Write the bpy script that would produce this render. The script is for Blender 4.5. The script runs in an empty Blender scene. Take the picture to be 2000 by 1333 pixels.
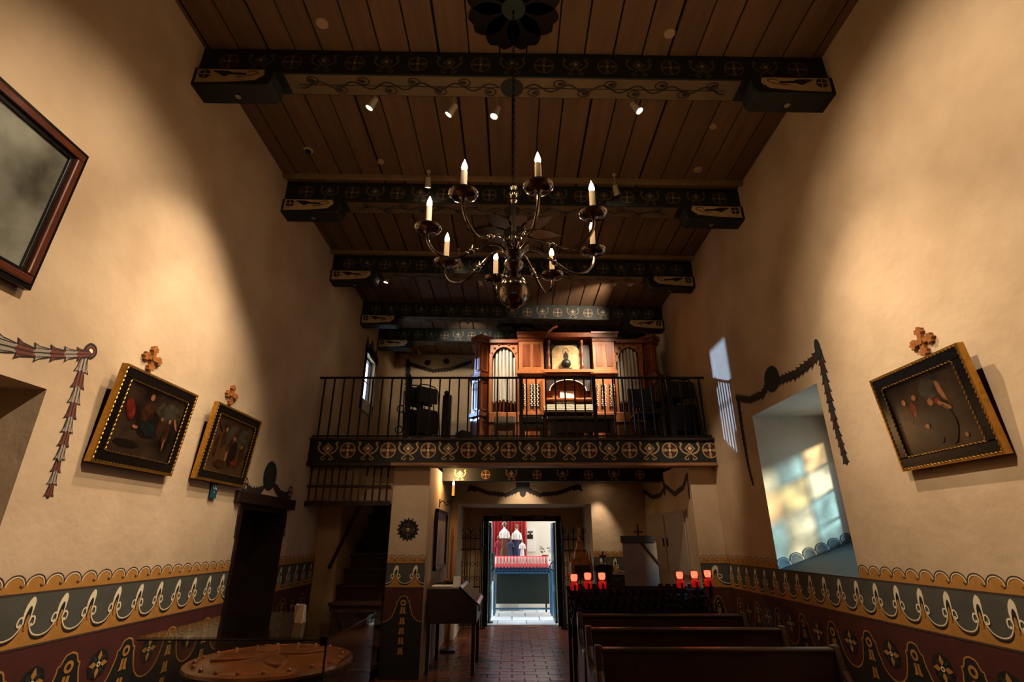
import bpy, bmesh, math, random
from mathutils import Vector, Matrix
random.seed(7)
PI = math.pi
S = bpy.context.scene
C = S.collection
# ------------------------------------------------------------------ camera, sky, exposure
F, CZ = 1000.0, 1.6
PITCH = math.atan(388 / F)
cd = bpy.data.cameras.new('camera')
cd.sensor_width = 36; cd.lens = 18.0; cd.clip_start = .05
cam = bpy.data.objects.new('camera', cd); C.objects.link(cam)
cam.location = (0, 0, CZ); cam.rotation_euler = (PI/2 + PITCH, 0, 0)
S.camera = cam
S.view_settings.view_transform = 'Standard'
S.view_settings.look = 'None'
S.view_settings.exposure = 1.0
S.view_settings.gamma = 1.0
S.view_settings.use_curve_mapping = False
S.cycles.use_denoising = True
S.cycles.max_bounces = 8
S.cycles.diffuse_bounces = 4
S.cycles.glossy_bounces = 4
S.cycles.transparent_max_bounces = 12
S.cycles.sample_clamp_indirect = 4
S.cycles.caustics_reflective = False
S.cycles.caustics_refractive = False
wd = bpy.data.worlds.new('sky'); S.world = wd; wd.use_nodes = True
bgn = wd.node_tree.nodes['Background']
bgn.inputs[0].default_value = (.62, .78, 1, 1); bgn.inputs[1].default_value = 3.4
WARM = (1.0, .79, .57)
def lamp(name, kind, loc, energy, color=WARM, aim=None, parent=None, **kw):
    l = bpy.data.lights.new(name, kind); l.energy = energy; l.color = color
    for k, v in kw.items(): setattr(l, k, v)
    o = bpy.data.objects.new(name, l); C.objects.link(o); o.location = loc
    if aim is not None: o.rotation_euler = (Vector(aim) - Vector(loc)).to_track_quat('-Z', 'Y').to_euler()
    if parent is not None:
        o.parent = parent; o.matrix_parent_inverse = wmat(parent).inverted()
    return o
# daylight: low sun that rakes through the deep window on the right, and bright sky light through the loft window
lamp('sun', 'SUN', (8, -2, 8), 9.5, (1, .97, .88), aim=(8-.62, -2+.74, 8-.30), angle=math.radians(6.5))
lamp('loft_daylight', 'SPOT', (-8.46, 12.35, 5.75), 7500, (.30, .52, 1), aim=(-2.82, 9.7, 4.52), spot_size=math.radians(24), spot_blend=.3, shadow_soft_size=.05)
# ------------------------------------------------------------------ helpers
def ray(px, py):
    X = (px - 1000) / F; Y = (666.5 - py) / F
    return Vector((X, math.cos(PITCH) - Y*math.sin(PITCH), math.sin(PITCH) + Y*math.cos(PITCH)))
def ony(px, py, y):
    r = ray(px, py); t = y / r.y; return Vector((r.x*t, y, CZ + r.z*t))
def onx(px, py, x):
    r = ray(px, py); t = x / r.x; return Vector((x, r.y*t, CZ + r.z*t))
def onz(px, py, z):
    r = ray(px, py); t = (z - CZ) / r.z; return Vector((r.x*t, r.y*t, z))
def lin(h):
    h = h.lstrip('#'); c = [int(h[i:i+2], 16)/255 for i in (0, 2, 4)]
    return tuple(x/12.92 if x <= .04045 else ((x+.055)/1.055)**2.4 for x in c) + (1,)
MATS = {}
def mat(name, col, rough=.6, metal=0, emit=0, noise=0, scale=4, stretch=(1,1,1), bump=0, bscale=40, rnd=0, coat=0, col2=None, detail=5):
    m = bpy.data.materials.new(name); m.use_nodes = True; MATS[name] = m
    nt = m.node_tree; N = nt.nodes; L = nt.links; b = N['Principled BSDF']
    c = lin(col); b.inputs['Base Color'].default_value = c
    b.inputs['Roughness'].default_value = rough; b.inputs['Metallic'].default_value = metal
    if coat: b.inputs['Coat Weight'].default_value = coat; b.inputs['Coat Roughness'].default_value = .15
    if emit: b.inputs['Emission Color'].default_value = c; b.inputs['Emission Strength'].default_value = emit
    if noise or bump:
        tc = N.new('ShaderNodeTexCoord'); mp = N.new('ShaderNodeMapping')
        mp.inputs['Scale'].default_value = stretch; L.new(tc.outputs['Object'], mp.inputs[0])
    out = None
    if noise:
        nz = N.new('ShaderNodeTexNoise'); nz.inputs['Scale'].default_value = scale; nz.inputs['Detail'].default_value = detail
        if rnd:
            oi = N.new('ShaderNodeObjectInfo'); va = N.new('ShaderNodeVectorMath'); va.operation = 'ADD'
            mu = N.new('ShaderNodeMath'); mu.operation = 'MULTIPLY'; mu.inputs[1].default_value = 37
            L.new(oi.outputs['Random'], mu.inputs[0]); L.new(mp.outputs[0], va.inputs[0]); L.new(mu.outputs[0], va.inputs[1])
            L.new(va.outputs[0], nz.inputs[0])
        else: L.new(mp.outputs[0], nz.inputs[0])
        rp = N.new('ShaderNodeValToRGB'); rp.color_ramp.elements[0].position = .3; rp.color_ramp.elements[1].position = .72
        d = lin(col2) if col2 else tuple(x*(1-noise) for x in c[:3]) + (1,)
        rp.color_ramp.elements[0].color = d; rp.color_ramp.elements[1].color = c
        L.new(nz.outputs[0], rp.inputs[0]); out = rp.outputs[0]
    if rnd:
        oi = N.new('ShaderNodeObjectInfo'); mr = N.new('ShaderNodeMapRange')
        mr.inputs[3].default_value = 1-rnd; mr.inputs[4].default_value = 1+rnd
        L.new(oi.outputs['Random'], mr.inputs[0])
        hs = N.new('ShaderNodeHueSaturation'); L.new(mr.outputs[0], hs.inputs['Value'])
        if out: L.new(out, hs.inputs['Color'])
        else: hs.inputs['Color'].default_value = c
        out = hs.outputs[0]
    if out: L.new(out, b.inputs['Base Color'])
    if bump:
        nb = N.new('ShaderNodeTexNoise'); nb.inputs['Scale'].default_value = bscale; nb.inputs['Detail'].default_value = 6
        L.new(mp.outputs[0], nb.inputs[0]); bu = N.new('ShaderNodeBump'); bu.inputs['Strength'].default_value = bump; bu.inputs['Distance'].default_value = .02
        L.new(nb.outputs[0], bu.inputs['Height']); L.new(bu.outputs[0], b.inputs['Normal'])
    return m
def glass(name, tint, refl=.06, rough=.02, noise=False):
    m = bpy.data.materials.new(name); m.use_nodes = True; MATS[name] = m
    nt = m.node_tree; N = nt.nodes; L = nt.links; N.remove(N['Principled BSDF']); o = N['Material Output']
    t = N.new('ShaderNodeBsdfTransparent'); t.inputs[0].default_value = lin(tint)
    g = N.new('ShaderNodeBsdfGlossy'); g.inputs['Roughness'].default_value = rough
    mx = N.new('ShaderNodeMixShader')
    lw_ = N.new('ShaderNodeLayerWeight'); lw_.inputs[0].default_value = .5
    pw_ = N.new('ShaderNodeMath'); pw_.operation = 'POWER'; pw_.inputs[1].default_value = 4.5
    fr = N.new('ShaderNodeMath'); fr.operation = 'MULTIPLY_ADD'; fr.inputs[1].default_value = .55; fr.inputs[2].default_value = refl*.6
    L.new(lw_.outputs['Facing'], pw_.inputs[0]); L.new(pw_.outputs[0], fr.inputs[0]); L.new(fr.outputs[0], mx.inputs[0]); L.new(t.outputs[0], mx.inputs[1]); L.new(g.outputs[0], mx.inputs[2]); L.new(mx.outputs[0], o.inputs[0])
    if noise:
        tc = N.new('ShaderNodeTexCoord'); nz = N.new('ShaderNodeTexNoise'); nz.inputs['Scale'].default_value = 5; nz.inputs['Detail'].default_value = 1
        L.new(tc.outputs['Object'], nz.inputs[0]); rp = N.new('ShaderNodeValToRGB')
        rp.color_ramp.elements[0].position = .35; rp.color_ramp.elements[0].color = tuple(x*.55 for x in lin(tint)[:3]) + (1,)
        rp.color_ramp.elements[1].position = .6; rp.color_ramp.elements[1].color = lin(tint)
        L.new(nz.outputs[0], rp.inputs[0]); L.new(rp.outputs[0], t.inputs[0])
    return m
def wmat(o):
    b = o.matrix_basis.copy()
    return wmat(o.parent) @ o.matrix_parent_inverse @ b if o.parent else b
class MB:
    def __init__(s): s.v = []; s.f = []; s.m = []; s.k = 0
    def add(s, vs, fs):
        n = len(s.v); s.v += [tuple(v) for v in vs]
        for f in fs: s.f.append([i+n for i in f]); s.m.append(s.k)
        return s
    def mi(s, k): s.k = k; return s
    def box(s, x0, x1, y0, y1, z0, z1, M=None):
        x0, x1 = min(x0, x1), max(x0, x1); y0, y1 = min(y0, y1), max(y0, y1); z0, z1 = min(z0, z1), max(z0, z1)
        vs = [Vector((x, y, z)) for z in (z0, z1) for y in (y0, y1) for x in (x0, x1)]
        if M is not None: vs = [M @ v for v in vs]
        return s.add(vs, [(0,2,3,1), (4,5,7,6), (0,1,5,4), (2,6,7,3), (0,4,6,2), (1,3,7,5)])
    def prism(s, poly, M, d0, d1):
        n = len(poly); a = sum(poly[i][0]*poly[(i+1)%n][1]-poly[(i+1)%n][0]*poly[i][1] for i in range(n))
        if a < 0: poly = poly[::-1]
        vs = [M @ Vector((p[0], p[1], d0)) for p in poly] + [M @ Vector((p[0], p[1], d1)) for p in poly]
        fs = [tuple(range(n))[::-1], tuple(range(n, 2*n))] + [(i, (i+1)%n, n+(i+1)%n, n+i) for i in range(n)]
        return s.add(vs, fs)
    def tube(s, pts, r, n=8, caps=True, closed=False):
        pts = [Vector(p) for p in pts]; m = len(pts); rs = r if isinstance(r, (list, tuple)) else [r]*m
        vs = []; ref = None
        for i, p in enumerate(pts):
            a = pts[i-1] if (i or closed) else p; b = pts[(i+1)%m] if (i < m-1 or closed) else p
            t = (b-a).normalized()
            if ref is None: ref = Vector((0,0,1)) if abs(t.z) < .9 else Vector((1,0,0))
            u = (ref - t*ref.dot(t)).normalized(); ref = u; w = t.cross(u)
            vs += [p + (u*math.cos(2*PI*k/n) + w*math.sin(2*PI*k/n))*rs[i] for k in range(n)]
        fs = []
        for i in range(m if closed else m-1):
            j = (i+1) % m
            for k in range(n): fs.append((i*n+k, i*n+(k+1)%n, j*n+(k+1)%n, j*n+k))
        if caps and not closed: fs += [tuple(range(n))[::-1], tuple(range((m-1)*n, m*n))]
        return s.add(vs, fs)
    def lathe(s, prof, M=None, n=20, sy=1.0):
        M = M or Matrix(); vs = []; fs = []
        for r, z in prof: vs += [M @ Vector((r*math.cos(2*PI*k/n), sy*r*math.sin(2*PI*k/n), z)) for k in range(n)]
        for i in range(len(prof)-1):
            for k in range(n): fs.append((i*n+k, i*n+(k+1)%n, (i+1)*n+(k+1)%n, (i+1)*n+k))
        fs.append(tuple(range(n))[::-1]); fs.append(tuple(range((len(prof)-1)*n, len(prof)*n)))
        return s.add(vs, fs)
    def ball(s, c, r, n=14, q=8, sc=(1,1,1)):
        M = Matrix.Translation(c) @ Matrix.Diagonal((*sc, 1))
        return s.lathe([(max(r*math.sin(PI*i/q), 1e-4), -r*math.cos(PI*i/q)) for i in range(q+1)], M, n)
    # flat painted shapes, local plane XY, small layers along Z
    def fill(s, poly, k, layer=0):
        z = .002 + layer*.0012; s.k = k; n = len(poly)
        a = sum(poly[i][0]*poly[(i+1)%n][1]-poly[(i+1)%n][0]*poly[i][1] for i in range(n))
        if a < 0: poly = poly[::-1]
        return s.add([(p[0], p[1], z) for p in poly], [tuple(range(n))])
    def disc(s, cx, cy, r, k, layer=0, n=18, ry=None):
        ry = ry or r
        return s.fill([(cx+r*math.cos(2*PI*i/n), cy+ry*math.sin(2*PI*i/n)) for i in range(n)], k, layer)
    def stroke(s, pts, w, k, layer=1, closed=False):
        z = .002 + layer*.0012; s.k = k; m = len(pts); vs = []
        ws = w if isinstance(w, (list, tuple)) else [w]*m
        for i in range(m):
            a = pts[i-1] if (i or closed) else pts[i]; b = pts[(i+1)%m] if (i < m-1 or closed) else pts[i]
            d = Vector((b[0]-a[0], b[1]-a[1])); d = d.normalized() if d.length > 1e-9 else Vector((1,0))
            nx, ny = -d.y*ws[i]/2, d.x*ws[i]/2
            vs += [(pts[i][0]+nx, pts[i][1]+ny, z), (pts[i][0]-nx, pts[i][1]-ny, z)]
        fs = []
        for i in range(m if closed else m-1):
            j = (i+1) % m; fs.append((2*i, 2*i+1, 2*j+1, 2*j))
        return s.add(vs, fs)
    def ring(s, cx, cy, r, w, k, layer=1, n=20, ry=None):
        ry = ry or r
        return s.stroke([(cx+r*math.cos(2*PI*i/n), cy+ry*math.sin(2*PI*i/n)) for i in range(n)], w, k, layer, True)
    def mesh(s, name, mats, smooth=False):
        me = bpy.data.meshes.new(name); me.from_pydata(s.v, [], s.f)
        if not isinstance(mats, (list, tuple)): mats = [mats]
        for m in mats: me.materials.append(MATS[m] if isinstance(m, str) else m)
        me.polygons.foreach_set('material_index', s.m)
        if smooth:
            me.polygons.foreach_set('use_smooth', [True]*len(s.f)); me.set_sharp_from_angle(angle=.7)
        me.update(); return me
    def build(s, name, mats, parent=None, smooth=False, bevel=0):
        o = inst(name, s.mesh(name, mats, smooth), parent)
        if bevel:
            b = o.modifiers.new('bevel', 'BEVEL'); b.width = bevel; b.segments = 2; b.limit_method = 'ANGLE'
        return o
def inst(name, me, parent=None, M=None):
    o = bpy.data.objects.new(name, me); C.objects.link(o)
    if M is not None: o.matrix_basis = M
    if parent is not None:
        o.parent = parent; o.matrix_parent_inverse = wmat(parent).inverted()
    return o
def tag(o, label, cat, group=None):
    o['label'] = label; o['category'] = cat
    if group: o['group'] = group
    return o
def thing(name, label, cat, loc=(0,0,0), group=None):
    o = bpy.data.objects.new(name, None); o.empty_display_size = .1; C.objects.link(o); o.location = loc
    return tag(o, label, cat, group)
def struct(o): o['kind'] = 'structure'; return o
def copy_tree(o, M=None, parent=None, label=None):
    c = o.copy(); C.objects.link(c)
    if parent is not None: c.parent = parent
    if M is not None: c.matrix_basis = M
    if label: c['label'] = label
    for ch in list(o.children): copy_tree(ch, None, c)
    return c
def frame(o, u, v, s=1.0):
    u = Vector(u).normalized(); v = Vector(v).normalized(); n = u.cross(v)
    M = Matrix((u, v, n)).transposed().to_4x4() @ Matrix.Scale(s, 4); M.translation = Vector(o); return M
def spline(pts, k=6):
    P = [Vector(p) for p in pts]; out = []
    for i in range(len(P)-1):
        a = P[max(i-1, 0)]; b = P[i]; c = P[i+1]; d = P[min(i+2, len(P)-1)]
        for j in range(k):
            t = j/k; out.append(.5*((2*b)+(c-a)*t+(2*a-5*b+4*c-d)*t*t+(3*b-a-3*c+d)*t**3))
    return out + [P[-1]]
def s2(pts, k=6): return [(p.x, p.y) for p in spline([(a, b, 0) for a, b in pts], k)]
def text_mesh(body, size, m, ext=.001):
    cu = bpy.data.curves.new('t', 'FONT'); cu.body = body; cu.size = size; cu.align_x = 'CENTER'; cu.align_y = 'CENTER'; cu.extrude = ext
    o = bpy.data.objects.new('t', cu); C.objects.link(o)
    dg = bpy.context.evaluated_depsgraph_get(); me = bpy.data.meshes.new_from_object(o.evaluated_get(dg))
    bpy.data.objects.remove(o); me.materials.clear(); me.materials.append(MATS[m]); return me
YA, ZA, XA = Vector((0,1,0)), Vector((0,0,1)), Vector((1,0,0))
# ------------------------------------------------------------------ materials
mat('plaster', '#c7af90', .9, noise=.22, scale=1.3, bump=.4, bscale=9, col2='#aa9172')
mat('plaster_cool', '#cdbfa6', .9, noise=.15, scale=1.6, bump=.3, bscale=9)
mat('plank', '#6b4f36', .75, noise=.35, scale=2.2, stretch=(6,.6,1), rnd=.13, bump=.15, bscale=14)
mat('gap', '#0b0806', .9)
mat('beam_green', '#0f1613', .7, noise=.4, scale=6)
mat('beam_cream', '#66543a', .75, noise=.3, scale=5)
mat('ink', '#171210', .7)
mat('vine', '#120c09', .7); mat('corbel_cream', '#cbb083', .75, noise=.3, scale=9)
mat('tan', '#b69461', .7, noise=.25, scale=20)
mat('maroon', '#431a13', .75, noise=.3, scale=10)
mat('tan_shaded', '#5f5543', .7, noise=.4, scale=25); mat('maroon_shaded', '#24120f', .75); mat('ivory_shaded', '#8d846e', .7)  # darker motif paints for the ceiling beams, shade of unlit faces put into colour
mat('ivory', '#dccfae', .7)
mat('gold', '#b27c33', .75, noise=.3, scale=12)
mat('slate', '#4c4b42', .8, noise=.3, scale=7)
mat('dado_red', '#4a1a12', .75, noise=.35, scale=8)
mat('dado_dark', '#15110f', .7, noise=.3, scale=8)
mat('bell_red', '#6c3424', .8, noise=.3, scale=30)
mat('bell_grey', '#978a7a', .8, noise=.25, scale=30)
mat('bell_dark', '#3a2a22', .8)
mat('teal_dark', '#1c2c2a', .75, noise=.3, scale=20)
mat('wood_dark', '#2a1710', .45, noise=.5, scale=6, stretch=(1,1,6), bump=.1)
mat('wood_pew', '#3a2115', .32, noise=.5, scale=4, stretch=(.6,5,5), coat=.25)
mat('wood_organ', '#8a4420', .38, noise=.45, scale=5, stretch=(6,6,.7), coat=.2)
mat('wood_organ_light', '#b06a38', .4, noise=.35, scale=5, stretch=(6,6,.7))
mat('wood_oak', '#b07a4a', .55, noise=.5, scale=4, stretch=(.5,6,6), col2='#6a4226')
mat('wood_slat', '#8b7254', .7, noise=.3, scale=6, rnd=.15)
mat('wood_stair', '#4c3022', .5, noise=.5, scale=5, stretch=(1,6,6), rnd=.2)
mat('frame_red', '#5c2a16', .3, noise=.5, scale=7, coat=.4)
mat('frame_black', '#0e0a08', .26, noise=.3, scale=15)
mat('gilt', '#c4923c', .32, metal=.85, noise=.35, scale=40)
mat('canvas', '#38281a', .28, noise=.9, scale=5, col2='#070504', detail=8)
mat('canvas2', '#4a321c', .28, noise=.9, scale=6, col2='#0c0806', detail=8)
mat('portrait', '#b9b2a4', .5, noise=.8, scale=2.2, col2='#4a4035', detail=6)
mat('p_red', '#6a2114', .28, noise=.8, scale=22); mat('p_skin', '#8a5836', .28, noise=.5, scale=30); mat('p_blue', '#151d1d', .28, noise=.7, scale=18); mat('p_grey', '#3e382c', .28, noise=.8, scale=14); mat('p_dark', '#120c09', .28); mat('p_brown', '#3c2010', .28, noise=.8, scale=22)
mat('cross_wood', '#a0622c', .45, noise=.5, scale=18, bump=.2)
mat('iron', '#14100e', .45, metal=.6)
mat('brass', '#8a7350', .13, metal=1, noise=.4, scale=20)
mat('pewter', '#8a827b', .15, metal=1)
mat('candle_white', '#e9dfca', .5)
mat('bulb', '#ffdca0', .3, emit=14)
mat('flame', '#ffbd60', .4, emit=9)
mat('lens', '#ffe2b8', .3, emit=22)
mat('lamp_body', '#a39684', .4)
mat('silver', '#e2ddd2', .3, metal=.6, noise=.12, scale=8)
mat('copper', '#9a6334', .25, metal=1)
mat('black', '#0c0b0b', .5); mat('black_gloss', '#0d0b0c', .18, coat=.5)
mat('paper', '#e8e4da', .7); mat('bone', '#dcd2bb', .35)
mat('map', '#cdb58a', .7, noise=.55, scale=9, col2='#a88c5e', detail=7)
mat('board', '#6e635c', .7, noise=.35, scale=8)
mat('sign_teal', '#0f4450', .5); mat('white_text', '#f2f2ee', .6)
mat('stone', '#8d8273', .8, noise=.5, scale=12, bump=.4, bscale=25)
mat('font_lid', '#8a4a22', .25, noise=.55, scale=6, coat=.5, bump=.25, bscale=9)
mat('font_rim', '#1d1712', .5, noise=.6, scale=30, bump=.6, bscale=60)
mat('tile', '#8e4c2e', .26, noise=.4, scale=7, rnd=.4, bump=.12, bscale=14)
mat('grout', '#2b1a13', .8)
mat('pave', '#d8d2c8', .7, noise=.15, scale=3, rnd=.08)
mat('patio_wall', '#e6dcc8', .8, noise=.1, scale=2)
mat('curtain', '#b3180f', .8, noise=.4, scale=4, stretch=(14,1,1))
mat('blue_paint', '#2f6f96', .45, noise=.3, scale=6)
mat('teal_door', '#3f7f86', .5, noise=.3, scale=5)
mat('dark_green', '#17271f', .6)
mat('red_glass', '#a80d08', .2, emit=.3); mat('red_glow', '#ff8468', .3, emit=2.0)
mat('votive_pink', '#e05a58', .3, emit=.25); mat('votive_dark', '#35100c', .12, coat=.5); mat('votive_clear', '#262322', .12, coat=.5)
mat('robe_white', '#e9e4d8', .7); mat('robe_brown', '#6b4a30', .8); mat('robe_blue', '#2b3350', .7); mat('robe_red', '#8c1620', .7)
mat('leaf', '#24351d', .6)
mat('cupboard', '#a3907f', .65, noise=.15, scale=4)
mat('sill_blue', '#2b3a3c', .6, noise=.3, scale=7)
mat('chair_black', '#131111', .4); mat('chair_wood', '#6b4a33', .45)
mat('disc', '#9d8468', .7)
glass('red_clear', '#ffccc2', .1); glass('glass', '#f4f7f6'); glass('pane', '#ffffff', noise=False)
for i, t in enumerate(('#fbf4e2', '#eef2dc', '#e2eef0', '#b4dcf4')): glass('pane_%d' % i, t, noise=True)
# ------------------------------------------------------------------ the shell
W, CEIL, TILT = 2.82, 5.75, .0205
YB = 11.7            # loft back wall
def grid_wall(mb, axis, a0, a1, holes, u0, u1, z0, z1):
    """boxes of a wall slab a0..a1 thick along `axis`, u along the other, with rectangular holes (u0,u1,z0,z1)"""
    us = sorted({u0, u1, *[h[0] for h in holes], *[h[1] for h in holes]}); zs = sorted({z0, z1, *[h[2] for h in holes], *[h[3] for h in holes]})
    for i in range(len(us)-1):
        run = None
        for j in range(len(zs)-1):
            cu, cz = (us[i]+us[i+1])/2, (zs[j]+zs[j+1])/2
            if any(h[0] < cu < h[1] and h[2] < cz < h[3] for h in holes):
                run = None; continue
            b = (a0, a1, us[i], us[i+1]) if axis == 'x' else (us[i], us[i+1], a0, a1)
            mb.box(*b, zs[j], zs[j+1])
LW = (9.33, 10.02, 4.08, 4.98)                     # loft window in the left wall
wl = MB(); grid_wall(wl, 'x', -W-.75, -W, [(1.2, 3.0, 0, 2.45), (5.6, 6.7, 0, 1.95)], -3.0, 9.0, 0, 6.1); grid_wall(wl, 'x', -W-.14, -W, [LW], 9.0, 12.4, 0, 6.1)
wall_left = struct(wl.build('wall_left', 'plaster'))
NI = (4.56, 5.92, 1.30, 2.95)                      # deep window niche in the right wall
wr = MB(); grid_wall(wr, 'x', W, W+.95, [NI], -3.0, 12.4, 0, 6.1)
wall_right = struct(wr.build('wall_right', 'plaster'))
struct(MB().box(-W-.75, W+.95, -3.3, -3.0, 0, 6.1).build('wall_front', 'plaster'))
wall_upper = struct(MB().box(-W, W, YB, YB+.4, 2.2, 6.1).build('wall_back_upper', 'plaster'))
wb = MB(); wb.box(-W, -1.0, 10.0, YB, 0, 2.75); wb.box(1.47, W, 10.0, YB, 0, 2.75); wb.box(-1.0, 1.47, 10.0, YB, 2.22, 2.75)
grid_wall(wb, 'y', 11.44, YB, [(-.60, 1.03, 0, 2.06)], -1.0, 1.47, 0, 2.22)
wall_back = struct(wb.build('wall_back', 'plaster'))
pier_left = struct(MB().box(-1.64, -1.14, 7.32, 10.0, 0, 2.62).build('wall_pier_left', 'plaster'))
pier_right = struct(MB().box(2.47, W, 7.32, 10.0, 0, 2.62).build('wall_pier_right', 'plaster'))
struct(MB().box(-W, -2.5, 7.95, 10.0, 0, 2.62).build('wall_stair', 'plaster'))
# floor: bed of mortar, one object for each clay tile that shows, the rest as one part
floor = struct(MB().box(-W-.75, W+.95, -3.0, YB, -.2, -.012).build('floor', 'grout'))
TX, TY = .31, .155
tm = MB().box(-TX/2+.006, TX/2-.006, -TY/2+.006, TY/2-.006, -.02, 0).mesh('floor_tile', 'tile')
rest = MB(); nt_ = 0
for j in range(int(14.6/TY)):
    y = -2.95 + TY*(j+.5)
    for i in range(-10, 11):
        x = i*TX + (TX/2 if j % 2 else 0)
        if abs(x) > W-.1 or y > 11.6: continue
        if 7.2 < y < 11.6 and -1.0 < x < .72 and nt_ < 298:
            nt_ += 1
            t = inst('floor_tile', tm, floor, Matrix.Translation((x, y, random.uniform(-.002, .002))) @ Matrix.Rotation(random.uniform(-.006, .006), 4, 'Z'))
        else: rest.box(x-TX/2+.004, x+TX/2-.004, y-TY/2+.004, y+TY/2-.004, -.02, 0)
o = rest.build('floor_tile_field', 'tile', floor); o['kind'] = 'stuff'
# ceiling: dark backing with boards, slightly lower on the right
BY = [3.41, 5.28, 7.07, 8.77, 10.03]; BD = .24; BH = .29
ceiling = struct(MB().box(-W-.9, W+1, -3.3, 12.5, .035, .2).build('ceiling', 'gap'))
ceiling.matrix_basis = Matrix.Translation((0, 0, CEIL)) @ Matrix.Rotation(TILT, 4, 'Y')
PWID = .268
bays = [(1.2, BY[0])] + [(BY[i]+BD, BY[i+1]) for i in range(4)] + [(BY[4]+BD, YB+.05)]
for b, (y0, y1) in enumerate(bays):
    x = -W - .05 - random.uniform(0, .2)
    while x < W:
        w = PWID*random.uniform(.9, 1.08); g = random.choice((.014, .017, .026))
        ob = MB().box(0, w-g, y0-.02, y1+.02, 0, .03).build('ceiling_plank', 'plank', None)
        ob.parent = ceiling; ob.matrix_basis = Matrix.Translation((x, 0, random.uniform(-.004, .004)))
        x += w
for y, nm in ((-3.0, 0),):
    ob = MB().box(-W-.1, W+.1, y, 1.18, 0, .03).build('ceiling_plank', 'plank', None); ob.parent = ceiling
# ------------------------------------------------------------------ painted motifs (flat paint, shared meshes)
def motif_cross():
    d = MB(); d.disc(0, 0, .088, 1, 0); d.ring(0, 0, .092, .014, 0, 1)
    for a in range(4):
        c, s = math.cos(a*PI/2), math.sin(a*PI/2)
        d.fill([(c*p-s*q, s*p+c*q) for p, q in ((.012,0), (.045,.02), (.085,.014), (.085,-.014), (.045,-.02))], 0, 1)
    d.disc(0, 0, .017, 2, 2, 10); return d
def motif_wings():
    d = MB(); d.fill([(0,.09), (.068,.022), (0,-.046), (-.068,.022)], 0, 0); d.fill([(0,.064), (.046,.022), (0,-.02), (-.046,.022)], 1, 1)
    d.fill([(0,.05), (.027,.022), (0,-.006), (-.027,.022)], 2, 2)
    for s in (-1, 1):
        d.stroke([(s*p, q) for p, q in s2([(.02,-.05), (.085,-.02), (.118,.035), (.098,.082), (.128,.1)])], [.01]*2+[.02]*18+[.028]*3+[.006]*2, 0, 0)
        d.stroke([(s*p, q) for p, q in s2([(-.025,-.02), (.03,-.06), (.075,-.1), (.035,-.115), (.03,-.09)], 5)], .013, 0, 1)
    return d
mm_cross = {k: motif_cross().mesh('painted_cross_roundel', v) for k, v in {'b': ['tan', 'maroon', 'ivory']}.items()}['b']
mm_cross_shaded = motif_cross().mesh('painted_cross_roundel', ['tan_shaded', 'maroon_shaded', 'ivory_shaded']); mm_wings_shaded = motif_wings().mesh('painted_winged_lozenge', ['tan_shaded', 'maroon_shaded', 'ivory_shaded'])
mm_wings = motif_wings().mesh('painted_winged_lozenge', ['tan', 'maroon', 'ivory'])
def bell():                      # unit bell flower hanging down along -v, 1 long
    d = MB()
    out = [(-.07,.5), (.07,.5), (.17,.40), (.22,.15), (.27,-.14), (.40,-.38), (.20,-.33), (.12,-.40), (0,-.52), (-.12,-.40), (-.20,-.33), (-.40,-.38), (-.27,-.14), (-.22,.15), (-.17,.40)]
    d.fill([(a*1.12, b*1.1) for a, b in out], 1, 0); d.fill([(a*.9, b*.94) for a, b in out], 0, 1)
    d.stroke([(0,.4), (0,-.42)], .05, 1, 2); d.stroke([(-.16,.3), (-.2,-.28)], .03, 1, 2); d.stroke([(.16,.3), (.2,-.28)], .03, 1, 2)
    return d
def zflat(me):                   # keep paint layers thin when the unit motif is scaled down
    return me
BELLS = {k: bell().mesh('painted_bell_flower', m) for k, m in {'r': ['bell_red', 'ink'], 'g': ['bell_grey', 'ink'], 'd': ['bell_dark', 'ink'], 't': ['teal_dark', 'ink'], 'm': ['maroon', 'ink']}.items()}
def fscale(o, u, v, su, sv):
    M = frame(o, u, v); return M @ Matrix.Diagonal((su, sv, 1, 1))
def garland(wall, pts, u, size, kinds, step=.72, taper=1.0, flip=False):
    """bell flowers strung along a polyline of wall points; sizes in metres"""
    P = [Vector(p) for p in pts]; n = Vector(u).cross(ZA)
    L = [0]
    for a, b in zip(P, P[1:]): L.append(L[-1] + (b-a).length)
    def at(s):
        s = min(max(s, 0), L[-1])
        for i in range(len(P)-1):
            if s <= L[i+1]: return P[i].lerp(P[i+1], (s-L[i])/max(L[i+1]-L[i], 1e-6)), (P[i+1]-P[i]).normalized()
        return P[-1], (P[-1]-P[-2]).normalized()
    s = 0; k = 0
    while s < L[-1]:
        f = s / L[-1]; sz = size*(1 + (taper-1)*f)
        p, t = at(s + sz*step/2); v = t if flip else -t
        inst('painted_bell_flower', BELLS[kinds[k % len(kinds)]], wall, fscale(p + n*.0006*(k % 7), v.cross(n), v, sz*.95, sz)); s += sz*step; k += 1
LU, RU, BU = YA, -YA, XA
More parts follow.
